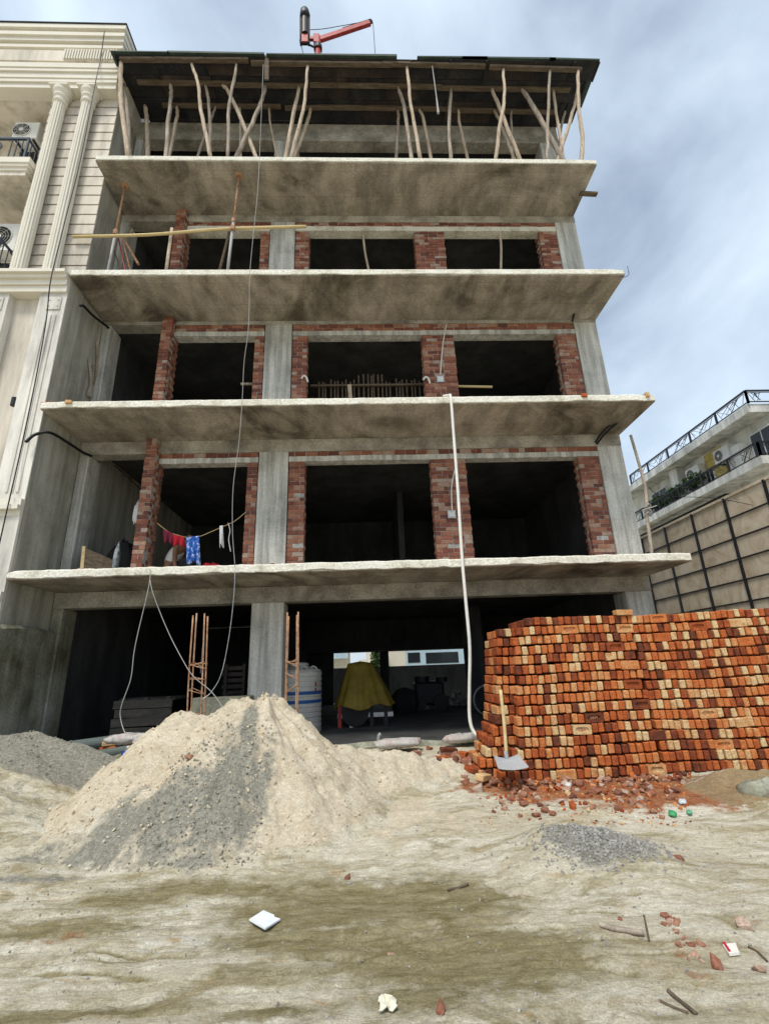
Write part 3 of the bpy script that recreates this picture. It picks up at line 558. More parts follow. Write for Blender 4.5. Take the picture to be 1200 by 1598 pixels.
MB().lathe((hk.x, hk.y, hk.z-.16), [(.03, 0), (.10, .03), (.12, .10), (.07, .17), (.02, .2)], 10).build('hook_block', M['dark'], HC, smooth=True)
MB().tube(curve([pc(470, 69), pc(473, 82), pc(475.5, 92), (pc(476, 95).x, YC, ZF+.1)], 4), .009, 5).build('power_cable', M['dark'], HC)

# ============================================================ neighbouring building on the left
LB = thing('neighbour_building', 'cream classical building with fluted columns at the left', 'building', (-7.5, 8.2, 0))
YU, YLo = 8.2, 7.83; XE = -5.70
def lbx(name, x0, x1, y0, y1, z0, z1, m='cream', bev=0, p=LB): return MB().box(x0, x1, y0, y1, z0, z1).build(name, M[m], p, bevel=bev)
lbx('side_wall', XE-.25, XE, YLo+.02, 17.5, -.1, 9.13, 'plaster')
lbx('side_wall', XE-.25, XE+.0, YU+.02, 17.5, 9.131, 14.9, 'plaster')
lbx('main_wall', -7.27, XE-.26, YU+.06, 17, -.1, 16.6); lbx('recess_wall', -12, -7.271, 9.3, 17, 9.3, 16.6)
zc = 9.13+.06; nb = 20; hb = (14.86-zc)/nb
M['clap'] = mat('painted cladding', [(.60, .545, .465), (.68, .625, .54)], scale=.8, bump=.03, fine=.05, streak=(2, 2, .4))
for k in range(nb):
    z = zc+k*hb
    MB().hexa([(-7.27, YU-.014, z+.026), (XE-.003, YU-.014, z+.026), (XE-.003, YU+.06, z+.026), (-7.27, YU+.06, z+.026), (-7.27, YU-.004, z+hb), (XE-.003, YU-.004, z+hb), (XE-.003, YU+.06, z+hb), (-7.27, YU+.06, z+hb)]).build('cladding_board', M['clap'], LB)
lbx('cladding_backing', -7.26, XE-.004, YU+.02, YU+.055, zc, 14.86, 'dark')
def flute(a, z): return 1-.15*(.5+.5*math.cos(a*15))**1.5
for x0 in (-6.94, -6.30):
    y0 = YU-.16; r = .135
    fc = MB().lathe((x0, y0, 9.2), [(r*1.05, .22), (r*1.03, .5), (r, 2), (r*.92, 5.2)], 120, flute).build('fluted_column', M['cream2'], LB)
    MB().lathe((x0, y0, 9.15), [(r*1.5, 0), (r*1.5, .07), (r*1.35, .1), (r*1.42, .15), (r*1.3, .2), (r*1.05, .26), (r*1.0, .28)], 28).build('column_base', M['cream2'], fc)
    MB().lathe((x0, y0, 14.4), [(r*.95, 0), (r*1.14, .03), (r*1.14, .06), (r*.96, .08), (r*.96, .16), (r*1.2, .19), (r*1.2, .23), (r*1.1, .25), (r*1.45, .34), (r*1.5, .41)], 28).build('capital', M['cream2'], fc)
    MB().box(x0-.22, x0+.22, y0-.20, y0+.15, 14.811, 14.87).build('abacus', M['cream2'], fc, bevel=.01)
def band(name, y0, z0, z1, xr, m='cream2', x0=-12): return lbx(name, x0, xr, y0, YU+.05, z0, z1, m)
for y, a, b in [(7.96, 14.87, 15.02), (7.92, 15.022, 15.13), (7.90, 15.132, 15.30), (7.86, 15.302, 15.40), (7.84, 15.402, 15.56), (7.88, 15.562, 15.64)]: band('cornice_moulding', y, a, b, XE+(8.0-y)*.5)
band('frieze', 7.85, 15.642, 16.02, XE+.03, 'cream')
for k in range(20): lbx('frieze_rib', -6.95+k*.063, -6.95+k*.063+.032, 7.80, 7.855, 15.66, 16.0, 'cream2')
for y, a, b in [(7.89, 16.022, 16.12), (7.84, 16.122, 16.22), (7.87, 16.222, 16.30), (7.80, 16.302, 16.42), (7.75, 16.422, 16.54), (7.78, 16.542, 16.62), (7.71, 16.622, 16.76)]: band('cornice_moulding', y, a, b, XE+.02+(7.95-y)*.5)
band('coping', 7.69, 16.762, 16.80, XE+.16, 'dark')
lbx('cornice_return', XE-.1, XE+.1, YU+.051, 10.2, 14.92, 16.74, 'cream')
lbx('recess_ceiling', -12, -7.29, YU+.051, 9.3, 14.86, 15.0, 'cream')
def balcony(zb, xr, yf):
    b_ = lbx('balcony', -12, xr, yf, 9.3, zb, zb+.12, 'cream')
    for i, (o, a, c) in enumerate([(.03, zb+.121, zb+.20), (.07, zb+.201, zb+.27), (.10, zb+.271, zb+.42), (.07, zb+.421, zb+.46)]):
        lbx('balcony_moulding', -12, xr+o, yf-o, 9.29-i*.004, a, c, 'cream2', 0, b_)
    return b_
balcony(11.98, -7.20, 7.92)
def ironrail(x0, x1, y, z0, z1, name, lab, grp):
    t = thing(name, lab, 'railing', ((x0+x1)/2, y, z0), grp)
    MB().box(x0, x1, y-.025, y+.025, z1-.05, z1).build('handrail', M['navy'], t); MB().box(x0, x1, y-.015, y+.015, z0+.04, z0+.07).build('bottom_rail', M['navy'], t)
    MB().box(x1-.04, x1, y-.02, y+.02, z0, z1-.051).build('corner_post', M['navy'], t)
    x = x1-.13; k = 0
    while x > x0:
        if k < 3 or k % 9 > 6: MB().box(x-.009, x+.009, y-.009, y+.009, z0+.071, z1-.051).build('baluster', M['navy'], t)
        elif k % 9 == 3:
            for s in (-1, 1):
                pts = [Vector((x-.20+.14*math.cos(a)*(1-a/14)*s, y, (z0+z1)/2+.02+.22*math.sin(a)*(1-a/14))) for a in np.linspace(0, 9, 28)]
                MB().tube(pts, .011, 5).build('scroll', M['navy'], t)
        x -= .12; k += 1
    MB().box(x1-.04, x1-.01, y+.026, y+.9, z1-.05, z1).build('side_rail', M['navy'], t)
    for q in range(5): MB().box(x1-.03, x1-.015, y+.1+q*.14, y+.115+q*.14, z0, z1-.051).build('baluster', M['navy'], t)
    return t
ironrail(-9.8, -7.30, 7.92, 12.441, 13.12, 'balcony_railing', 'dark wrought iron railing on the upper balcony of the cream building', 'iron railings of the cream building')
ironrail(-9.8, -7.35, 7.95, 9.30, 10.25, 'balcony_railing', 'dark iron railing end at the left edge below the lower air conditioner', 'iron railings of the cream building')
lbx('lower_balcony', -12, -7.28, 7.85, 9.3, 9.14, 9.298, 'cream2')
def acunit(c, wd, h, dp, lab, face=(0, -1, 0), grp=None, fan=-1):
    fx = Vector(face); rt = Vector((0, 0, 1)).cross(fx); c = Vector(c); up = Vector((0, 0, 1))
    t = thing('air_conditioner', lab, 'air conditioner', c, grp)
    b0 = c+up*h/2
    MB().obox(b0, rt*wd/2, fx*dp/2, up*h/2).build('casing', M['ac'], t, bevel=.012)
    fc = b0+rt*(fan*wd*.16)+fx*(dp/2)
    ring = [fc+fx*.012+(rt*math.cos(a)+up*math.sin(a))*h*.38 for a in np.linspace(0, 2*math.pi, 25)]
    MB().add([fc+fx*.004]+[p-fx*.008 for p in ring[:-1]], [(0, i+1, (i+1) % 24+1) for i in range(24)]).build('fan_opening', M['dark'], t)
    g = MB().tube(ring, .012, 5, False)
    for k in range(2, 5): g.tube([fc+fx*.012+(rt*math.cos(a)+up*math.sin(a))*h*.36*k/5 for a in np.linspace(0, 2*math.pi, 21)], .004, 4, False)
    for a in np.linspace(0, math.pi, 5)[:-1]: g.tube([fc+fx*.014+(rt*math.cos(a)+up*math.sin(a))*h*.36*s for s in (-1, 1)], .004, 4)
    g.build('fan_grille', M['ac'], t)
    MB().tube([fc+fx*.01, fc+fx*.022], h*.10, 10).build('fan_hub', M['ac'], t)
    for s in (-.35, .35): MB().obox(c+rt*wd*s-up*.025-fx*.1, rt*.02, fx*dp*.75, up*.024).build('bracket', M['black'], t)
    return t
for (xa, ya, xb, yb, lab) in [(17, 214, 63, 190, 'air conditioner above the iron balcony railing of the cream building'), (-25, 390, 34, 348, 'air conditioner at the left edge beside the lower end of the fluted column')]:
    a0 = py(xa, ya, 8.5); a1 = py(xb, yb, 8.5)
    acunit(((a0.x+a1.x)/2, 8.66, a0.z), a1.x-a0.x, a1.z-a0.z, .32, lab)
    MB().box(a0.x, -7.272, 8.80, 9.299, a0.z-.10, a0.z-.055).build('shelf_bracket', M['black'], LB)
# entablature ledge and the pilasters below it
for y, a, b, xo in [(7.62, 9.06, 9.13, .05), (7.68, 8.98, 9.058, .03), (7.74, 8.86, 8.978, .01), (7.78, 8.72, 8.858, 0)]: lbx('ledge_moulding', -12, XE-.002+xo*.0, y, YU+.05, a, b, 'cream2')
lbx('lower_wall', -12, XE-.255, 8.0, YU+.05, -.1, 8.718, 'cream')
M['pil'] = mat('white pilaster paint', [(.66, .63, .57), (.74, .71, .65)], scale=.8, bump=.03, fine=.05, streak=(2, 2, .4))
for (x0, x1) in ((-6.22, XE-.004), (-7.45, -6.80)):
    pl = lbx('pilaster', x0, x1, YLo, 7.999, 4.42, 8.716, 'pil')
    lbx('pilaster_block', x0+.17, x1-.08, YLo-.022, YLo-.001, 8.32, 8.62, 'pil', .006, pl)
    for sx in (x0+.22, x1-.13):
        for sz in (8.40, 8.54): lbx('stud', sx-.014, sx+.014, YLo-.035, YLo-.023, sz-.014, sz+.014, 'pil', .003, pl)
    for k in range(3): lbx('raised_flute', x0+.17+k*.09, x0+.17+k*.09+.045, YLo-.02, YLo-.001, 4.55, 8.2, 'pil', .006, pl)
for y, a, b in [(7.76, 4.30, 4.418), (7.70, 4.22, 4.298), (7.79, 4.12, 4.218)]: lbx('belt_moulding', -12, XE-.003, y, 8.02, a, b, 'cream2')
lbx('base_wall', -12, XE-.003, 7.80, 7.999, -.1, 4.118, 'pil')
lbx('base_moulding', -12, XE-.003, 7.74, 7.799, 2.72, 2.86, 'cream2')
for i, (q, lab) in enumerate([((103, 283), 'black wall lamp between the two fluted columns'), ((22, 627), 'black wall lamp on the recessed wall below the ledge')]):
    yy = YU-.02 if i == 0 else 8.0
    p = py(*q, yy-.12); t = thing('wall_lamp', lab, 'lamp', (p.x, yy, p.z-.1), 'wall lamps of the cream building')
    MB().lathe((p.x, yy-.12, p.z-.09), [(.035, 0), (.05, .01), (.05, .17), (.035, .18)], 12).build('shade', M['black'], t, smooth=False); MB().box(p.x-.02, p.x+.02, yy-.08, yy-.002, p.z-.05, p.z-.01).build('bracket', M['black'], t)
# boundary wall in the left foreground
BW = MB(); xs = np.linspace(5.4, 9.0, 40)
jj = fbm(xs*3, xs*0, 4, 270); vs = []
for k, y in enumerate(xs): vs += [(-5.52+.01*jj[k], y, -.05), (-5.53+.02*jj[k], y, 2.30+.08*jj[k]), (-5.60, y, 2.36+.06*jj[k]), (-5.695, y, 2.34), (-5.695, y, -.05)]
fs = [(a*5+k, a*5+(k+1) % 5, (a+1)*5+(k+1) % 5, (a+1)*5+k) for a in range(39) for k in range(5)]+[tuple(range(5)), tuple(39*5+k for k in range(4, -1, -1))]
BW.add(vs, fs).build('boundary_wall', M['mossy'], label='stained grey cement wall at the left behind the dark sand heap', cat='wall')
# black cable running down the cream facade
MB().tube(curve([py(163, 48, 7.66), py(157, 90, 7.80), py(148, 132, 7.8), py(125, 250, 7.85), py(100, 350, 7.8), py(80, 432, 7.58), py(72, 500, 7.74), py(58, 580, 7.76), py(35, 690, 7.76), py(10, 800, 7.66), py(-8, 880, 7.7)], 6), .011, 6).build('facade_cable', M['blackpipe'], label='thin black cable running down the cream facade', cat='cable')
# ============================================================ brick stacks
PB = [chamfer_box('stacked_brick', .0685, .226, .1015, .009, .005, 400+i) for i in range(8)]      # header: end faces the street
PS = [chamfer_box('stacked_brick', .226, .109, .070, .009, .005, 420+i) for i in range(4)]
for me in PB+PS: me.materials.append(M['pbrick'])
def frog_brick(seed):   # brick turned so that its stamped face (frog) shows on -Y : size .226 x .07 x .108
    mb = MB(); sx, sy, sz = .113, .035, .054; c = .006
    def oval(rx, rz, n=18):
        o = []
        for k in range(n):
            a = 2*math.pi*k/n; s = 1 if math.cos(a) >= 0 else -1
            o.append((s*(rx-rz)+rz*math.cos(a), rz*math.sin(a)))
        return o
    n = 18; outer = []
    for (x, z) in oval(.082, .030, n):
        t = 1/max(abs(x)/sx, abs(z)/sz); outer.append((x*t, z*t))
    ov = oval(.080, .028, n); vs = [(x, -sy, z) for x, z in outer]+[(x, -sy, z) for x, z in ov]+[(x*.94, -sy+.016, z*.86) for x, z in ov]+[(x, sy, z) for x, z in outer]
    fs = [(k, (k+1) % n, n+(k+1) % n, n+k) for k in range(n)]+[(n+k, n+(k+1) % n, 2*n+(k+1) % n, 2*n+k) for k in range(n)]+[tuple(range(2*n, 3*n))]
    fs += [(k, 3*n+k, 3*n+(k+1) % n, (k+1) % n) for k in range(n)]+[tuple(range(4*n-1, 3*n-1, -1))]
    mb.add(vs, fs); me = bpy.data.meshes.new('frogged_brick'); me.from_pydata(mb.v, [], mb.f)
    bm = bmesh.new(); bm.from_mesh(me); bmesh.ops.recalc_face_normals(bm, faces=bm.faces); bm.to_mesh(me); bm.free(); me.materials.append(M['pbrick']); return me
FROG = frog_brick(1)
M['stamp'] = plain('stamped letters', (.46, .24, .15), .9)
ROWH, ZB = .1165, .20
def stack(name, label, x0, x1, left_rake, nrows, seed, sag, ytop):
    r = random.Random(seed); T = thing(name, label, 'brick stack', ((x0+x1)/2, 6.4, ZB), 'brick stacks')
    items = []   # (loc, rot, mesh, is_letter)
    xs0 = x0
    for j in range(nrows):
        z = ZB+(j+.5)*ROWH; xl = x0+left_rake(j); yf = 6.20+.010*j*.6+r.uniform(-.006, .006)+ytop*j
        x = xl; jl = r.uniform(-.02, .02)
        while x < x1-.03:
            near_end = (x1-x) < .26
            stretch = (r.random() < .02) or (near_end and j % 2 == 0 and (x1-x) > .2 and left_rake(9) != 0)
            wd = .232 if stretch else .0835+r.uniform(-.003, .004)
            dz = sag(x, j)+r.gauss(0, .0025)
            e = Euler((r.gauss(0, .02), r.gauss(0, .025)+(-.03 if left_rake(9) == 0 else .0), r.gauss(0, .03)))
            if stretch and r.random() < .4: me = FROG; yy = yf+.035
            elif stretch: me = r.choice(PS); yy = yf+.055
            else: me = r.choice(PB); yy = yf+.113
            if stretch and me is not FROG: e = Euler((math.pi/2+e.x, e.y, e.z)) ; yy = yf+.036
            items.append((Vector((x+wd/2, yy+r.gauss(0, .006), z+dz)), e, me, stretch and me is FROG)); x += wd
        for d in (1, 2, 3):       # deeper courses, seen on the top and the left end
            yb = yf+.113+d*.234
            if j >= nrows-1:
                x = xl
                while x < x1-.03:
                    items.append((Vector((x+.0377, yb, z+sag(x, j)+r.gauss(0, .003))), Euler((0, 0, r.gauss(0, .02))), r.choice(PB), False)); x += .083
            else:
                xe = xl
                for q in range(5): items.append((Vector((xe+.0377+q*.083, yb, z+sag(xe, j))), Euler((0, 0, r.gauss(0, .03))), r.choice(PB), False))
                for q in range(2): items.append((Vector((x1-.04-q*.083, yb, z+sag(x1, j))), Euler((0, 0, r.gauss(0, .03))), r.choice(PB), False))
    # hidden infill so that no light passes between the bricks
    n0 = x0+left_rake(nrows-1)+.42
    MB().box(n0, x1-.16, 6.45, 7.05, ZB, ZB+(nrows-1.2)*ROWH).build('infill', M['pbrick'], T)
    items.sort(key=lambda t: (t[0]-CAM).length-(1.2 if t[3] else 0))
    rest = MB(); cnt = 0
    for loc, e, me, fr in items:
        if cnt < 300 and loc.y < 6.45:
            o = link('brick', me, T); o.location = loc-OFF[T.name]; o.rotation_euler = e; cnt += 1
            if fr and stamped[0] < 3:
                stamped[0] += 1
                cu = bpy.data.curves.new('t', 'FONT'); cu.body = 'SBM'; cu.size = .046; cu.align_x = 'CENTER'; cu.align_y = 'CENTER'; cu.extrude = .004; cu.space_character = 1.25; cu.resolution_u = 2
                tmp = bpy.data.objects.new('t', cu); col.objects.link(tmp); dg = bpy.context.evaluated_depsgraph_get(); mt = bpy.data.meshes.new_from_object(tmp.evaluated_get(dg)); bpy.data.objects.remove(tmp)
                mt.materials.clear(); mt.materials.append(M['stamp']); s = bpy.data.objects.new('stamped_letters', mt); col.objects.link(s); s.parent = o; s.location = (0, -.022, 0); s.rotation_euler = (math.pi/2, 0, 0)
        else:
            m3 = e.to_matrix(); vs, fs = mesh_arr(me) if me.name not in ARR else ARR[me.name]; ARR.setdefault(me.name, (vs, fs))
            rest.add([m3 @ v+loc for v in vs], fs)
    rest.build('stacked_bricks', M['pbrick'], T, kind='stuff', recalc=False)
    return T
ARR = {}; stamped = [0]
rk = [0, .0, .10, .26, .27, .30, .31, .33, .35, .36, .37, .37, .38, .39, .42, .60]
stack('brick_stack', 'stepped left stack of orange bricks with a shovel leaning on it', 1.50, 3.46, lambda j: rk[min(j, 15)]+.02*math.sin(j*2.3), 16, 11, lambda x, j: .012*math.sin(x*2+j*.2), .004)
stack('brick_stack', 'right stack of orange bricks running out of the right frame edge', 3.475, 6.1, lambda j: 0, 16, 12, lambda x, j: .012*math.sin(x*1.9+j*.25+1)+.004*math.sin(x*5+j)+.02*max(0, x-4.2)*(j/16), .003)
# stepped end bricks left of the left stack
r = random.Random(5); EB = MB()
ST3 = thing('brick_stack', 'narrow recessed tier of bricks stepping down at the left end of the stacks', 'brick stack', (1.5, 6.6, ZB), 'brick stacks')
for j in range(15):
    z = ZB+(j+.5)*ROWH; xr = 1.50+rk[min(j, 15)]; nb_ = 3 if j > 3 else 2; xx = xr-.02
    off = [0, .02, .10, .14, .22, .27, .29, .31, .32, .34, .36, .37, .38, .40, .44][j]
    x = 1.30+off
    while x < xr+.04:
        me = r.choice(PB); st = r.random() < .12
        o = link('brick', me, ST3); o.location = Vector((x+.037, 6.47+.012*j*.6+r.gauss(0, .012), z+r.gauss(0, .003)))-OFF[ST3.name]; o.rotation_euler = (r.gauss(0, .02), r.gauss(0, .03), r.gauss(0, .05)); x += .084
    for d in (1, 2):
        x = 1.30+off
        for q in range(3):
            o = link('brick', r.choice(PB), ST3); o.location = Vector((x+.037+q*.084, 6.47+.235*d+.007*j, z))-OFF[ST3.name]; o.rotation_euler = (0, 0, r.gauss(0, .04))
# odd bricks lying on top
for k, (x, y_, rz) in enumerate([(975, 952, .1), (843, 958, .3), (812, 968, -.2)]):
    p = py(x, y_, 6.3); zt = ZB+16*ROWH+.036 if k < 1 else ZB+16*ROWH+.036
    if k > 0: continue
    o = bpy.data.objects.new('loose_brick', PS[k]); col.objects.link(o); o.location = (p.x, 6.36, ZB+15.5*ROWH+.051+.036); o.rotation_euler = (0, 0, rz); tagp(o, 'single brick laid flat on top of the left brick stack', 'brick')
# ---- shovel leaning against the stack
sb = py(790, 1186, 6.08); stp = py(781, 1077, 6.16)
SV = thing('shovel', 'shovel with wooden handle and pale steel blade leaning on the brick stack', 'shovel', (sb.x, sb.y, sb.z-.05))
MB().tube(curve([sb+Vector((0, -.02, .0)), (sb+stp)/2+Vector((.01, 0, 0)), stp], 4), .020, 9).build('handle', M['bamboo'], SV, smooth=True)
MB().tube([sb+Vector((.005, -.03, -.05)), sb+Vector((-.002, -.01, .09))], [.026, .023], 9).build('socket', M['steel'], SV)
bl = MB(); n = 9; vs = []
for i in range(n):
    u = -1+2*i/(n-1); x = sb.x+.17*u; cup = .035*u*u
    vs += [(x*1, 5.80+.0*abs(u), sb.z-.055+cup*.6), (x*1-.03*u, 6.08, sb.z+.02+cup), (x*1-.03*u, 6.086, sb.z+.014+cup), (x*1, 5.806, sb.z-.061+cup*.6)]
bl.add(vs, [(a*4+k, a*4+(k+1) % 4, (a+1)*4+(k+1) % 4, (a+1)*4+k) for a in range(n-1) for k in range(4)]+[(3, 2, 1, 0), tuple((n-1)*4+k for k in range(4))]).build('blade', plain('worn pale steel', (.42, .43, .44), .5, .2), SV)

# ============================================================ right: stone-clad wall with black grid
XW = 8.0
M['stone'] = mat('beige stone cladding', [(.46, .36, .235), (.62, .52, .385), (.70, .62, .50)], scale=1.9, stretch=(1, 1, .8), dist=2.2, bump=.05, fine=.12, rough=.6, rnd=1)
SW = thing('cladding_wall', 'beige stone panel wall with a black metal grid at the right', 'wall', (XW+.2, 11, 0))
MB().box(XW+.012, XW+.3, 5.9, 22, 0, 4.80).build('backing', M['mortar'], SW)
zr = [4.80-.445*k for k in range(0, 11)]; yp_ = [6.42+1.128*k for k in range(0, 13)]
for i in range(12):
    for k in range(10):
        MB().box(XW, XW+.03, yp_[i]+.004, yp_[i+1]-.004, zr[k+1]+.004, zr[k]-.004).build('stone_panel', M['stone'], SW)
for y in yp_: MB().box(XW-.035, XW-.001, y-.028, y+.028, 0, 4.83).build('grid_post', M['black'], SW)
for z in zr[1:]: MB().box(XW-.022, XW-.002, yp_[0], yp_[-1], z-.014, z+.014).build('grid_bar', M['black'], SW)
MB().box(XW-.03, XW+.32, 6.0, 22, 4.802, 4.86).build('coping', M['stone'], SW)
# ---- white apartment building with balconies
WB = thing('apartment_building', 'white apartment building with railed balconies at the right', 'building', (15, 16, 0))
M['wwall'] = mat('white painted wall', [(.70, .69, .62), (.80, .79, .74)], scale=.5, bump=.03, fine=.05, streak=(1.5, 1.5, .3))
M['slabw'] = mat('grey white fascia', [(.55, .55, .51), (.76, .76, .72)], scale=1.2, bump=.05, fine=.12, streak=(3, 3, .5))
M['tileY'] = mat('yellow wall tile', [(.55, .42, .12), (.66, .52, .18)], scale=2, bump=.05, fine=.08)
M['leaf'] = mat('leaf', [(.03, .07, .018), (.07, .14, .035)], scale=6, rough=.6, bump=0, fine=.3)
def wbx(name, x0, x1, y0, y1, z0, z1, m='wwall', p=WB): return MB().box(x0, x1, y0, y1, z0, z1).build(name, M[m], p)
wbx('wall', 14.4, 20, 6, 13.96, 0, 9.278); wbx('wall', 13.78, 20, 13.961, 30, 0, 9.278)
wbx('roof_slab', 13.0, 20, 13.9, 30, 9.28, 9.58, 'slabw'); wbx('roof_slab', 14.0, 20, 6, 13.898, 9.28, 9.58, 'slabw')
wbx('balcony_slab', 13.0, 13.778, 13.95, 23, 7.42, 7.70, 'slabw'); wbx('balcony_slab', 13.9, 14.398, 6, 13.948, 7.42, 7.70, 'slabw')
wbx('balcony_slab', 13.3, 13.778, 14, 30, 4.4, 4.7, 'slabw')
wbx('wall_pier', 13.45, 13.778, 15.2, 15.7, 7.702, 8.75); wbx('wall_pier', 13.4, 13.778, 18.6, 19.1, 7.702, 9.27)
for k in range(5):
    for q in range(3): wbx('yellow_tile', 13.74, 13.779, 16.35+q*.33, 16.35+q*.33+.31, 7.72+k*.30, 7.72+k*.30+.28, 'tileY')
for (ya, yb, z0, z1) in [(14.0, 14.9, 7.9, 8.85), (11.6, 12.8, 7.75, 8.9), (17.0, 17.35, 7.75, 8.5), (20, 21, 7.75, 8.9), (9, 10.2, 7.75, 8.9)]:
    xo = 13.78 if ya > 13.9 else 14.4
    f = wbx('window', xo-.07, xo-.001, ya-.06, yb+.06, z0-.06, z1+.06, 'white')
    wbx('pane', xo-.08, xo-.071, ya, (ya+yb)/2-.03, z0, z1, 'glass', f); wbx('pane', xo-.08, xo-.071, (ya+yb)/2+.03, yb, z0, z1, 'glass', f)
def rail(path, z0, z1, lab, step):
    t = thing('balcony_railing', lab, 'railing', (path[0][0], path[0][1], z0), 'railings of the white apartment building')
    rr = random.Random(len(lab))
    for (a, b) in zip(path[:-1], path[1:]):
        a = Vector((*a, 0)); b = Vector((*b, 0)); d = b-a; n = max(1, round(d.length/step)); up = Vector((0, 0, 1))
        MB().beam(a+up*z1, b+up*z1, .06, .05).build('handrail', M['black'], t); MB().beam(a+up*(z0+.06), b+up*(z0+.06), .03, .03).build('bottom_rail', M['black'], t)
        for k in range(n+1):
            p = a+d*k/n; MB().beam(p+up*z0, p+up*(z1-.025), .06, .06, (0, 1, 0)).build('post', M['black'], t)
        for k in range(n):
            p0 = a+d*(k+.06)/n; p1 = a+d*(k+.94)/n; pan = MB(); e = d/n*.88; h0, h1 = z0+.08, z1-.07
            pan.beam(p0+up*h1, p1+up*h1, .018, .018)
            for q in range(11):
                u0 = rr.uniform(0, .95); u1 = min(1, max(0, u0+rr.choice([-.35, .35, .12, -.2])))
                pan.beam(p0+e*u0+up*(h0 if q % 2 else h0+(h1-h0)*rr.random()), p0+e*u1+up*h1, .012, .012)
            pan.build('rail_panel', M['black'], t)
    return t
rail([(14.0, 6), (14.0, 13.85), (13.04, 13.85), (13.04, 21.4)], 9.58, 10.06, 'black patterned railing along the roof edge of the white building', 1.42)
rail([(13.94, 6), (13.94, 13.98), (13.04, 13.98), (13.04, 22.5)], 7.70, 8.20, 'black patterned railing along the middle balcony of the white building', 1.42)
acunit((13.60, 16.05, 8.42), .78, .55, .34, 'outdoor air conditioner beside the yellow tiles on the white building', (-1, 0, 0), 'air conditioners of the white building')
acunit((13.60, 17.75, 8.35), .8, .55, .34, 'outdoor air conditioner farther along the wall left of the yellow tiles', (-1, 0, 0), 'air conditioners of the white building')
def leafy(name, lab, cx, cy, z0, h, rx, ry, n, seed, grp=None, cat='plant', size=.07):
    rr = random.Random(seed); t = thing(name, lab, cat, (cx, cy, z0), grp); fol = MB(); st = MB()
    for k in range(5): st.tube(curve([(cx+rr.uniform(-.3, .3)*rx, cy+rr.uniform(-.3, .3)*ry, z0), (cx+rr.uniform(-.5, .5)*rx, cy+rr.uniform(-.5, .5)*ry, z0+h*.5), (cx+rr.uniform(-.8, .8)*rx, cy+rr.uniform(-.8, .8)*ry, z0+h*.95)], 3), [h*.012]*7, 5)
    st.build('stem', M['wooddark'], t)
    for k in range(n):
        a = rr.uniform(0, 6.283); q = math.sqrt(rr.random()); zz = rr.random()
        p = Vector((cx+rx*q*math.cos(a)*(1-.4*abs(zz-.6)), cy+ry*q*math.sin(a), z0+h*(.25+.75*zz)))
        e = Euler((rr.uniform(-1, 1), rr.uniform(-1, 1), rr.uniform(0, 6.28))).to_matrix(); s = size*rr.uniform(.6, 1.3)
        fol.add([p+e @ Vector(v)*s for v in ((0, 0, 0), (.45, .5, .12), (0, 1.6, 0), (-.45, .5, .12))], [(0, 1, 2, 3)])
    fol.build('foliage', M['leaf'], t, recalc=False); return t
for k, (y, s) in enumerate([(17.6, 'fern-like potted plant behind the middle balcony railing, nearest the yellow tiles'), (18.9, 'bushy potted plant behind the middle balcony railing, second from the yellow tiles'), (20.2, 'bushy potted plant behind the middle balcony railing at its far left end')]):
    t = leafy('potted_plant', s, 13.3, y, 7.85, .6, .2, .55, 420, 500+k, 'potted plants on the white building', size=.09)
    MB().lathe((13.3, y, 7.701), [(.11, 0), (.16, .25), (.18, .26)], 12).build('pot', M['dark'], t)
wbx('rolled_blind', 13.3, 13.5, 16.2, 22, 6.95, 7.2, 'dark')

# ============================================================ behind the building, seen through the ground floor
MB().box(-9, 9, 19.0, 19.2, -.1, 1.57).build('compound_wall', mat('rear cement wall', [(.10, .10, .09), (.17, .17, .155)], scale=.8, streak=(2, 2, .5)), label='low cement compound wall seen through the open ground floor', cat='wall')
NH = thing('rear_house', 'cream house with blue framed windows seen through the ground floor opening', 'house', (4, 27, 0))
M['bluef'] = plain('pale blue frame', (.42, .56, .66), .5)
MB().box(1.0, 9, 27, 32, -.1, 6).build('wall', M['cream2'], NH)
p0 = py(633, 1014, 26.9); p1 = py(735, 1037, 26.9)
fr = MB().box(p0.x, p1.x, 26.86, 26.98, p1.z-.1, p0.z+.06).build('window', M['bluef'], NH)
for (a, b) in ((636, 656), (664, 716)):
    q0 = py(a, 1019, 26.85); q1 = py(b, 1034, 26.85); MB().box(q0.x, q1.x, 26.84, 26.855, q1.z, q0.z).build('pane', M['glass'], fr)
MB().box(1.0, 9, 26.9, 26.99, 2.66, 2.8).build('sunshade_band', M['bluef'], NH)
H2 = thing('rear_house', 'low cream house with a pale blue fascia seen left through the ground floor opening', 'house', (-3, 29, 0))
MB().box(-9, -1.15, 29, 34, -.1, 5).build('wall', M['cream2'], H2); MB().box(-9, -1.1, 28.6, 28.99, 2.12, 2.6).build('fascia', M['bluef'], H2)
q0 = py(560, 1030, 28.98); MB().box(q0.x, q0.x+.55, 28.95, 28.995, 1.2, q0.z).build('door', M['ac'], H2)
H3 = thing('rear_house', 'narrow white building with a barred window behind the small tree', 'house', (.4, 30, 0))
MB().box(-.05, .95, 30, 34, -.1, 6).build('wall', M['wwall'], H3)
q0 = py(597, 1022, 29.9); q1 = py(608, 1040, 29.9); f = MB().box(q0.x-.03, q1.x+.03, 29.95, 29.995, q1.z, q0.z+.05).build('window', M['glass'], H3)
for k in range(4): MB().box(q0.x+k*(q1.x-q0.x)/3-.012, q0.x+k*(q1.x-q0.x)/3+.012, 29.93, 29.948, q1.z, q0.z+.04).build('window_bar', M['black'], f)
leafy('small_tree', 'small green tree between the houses seen through the ground floor', py(591, 1040, 26).x, 26, 0, 3.0, .38, .4, 1300, 77, None, 'tree', .13)
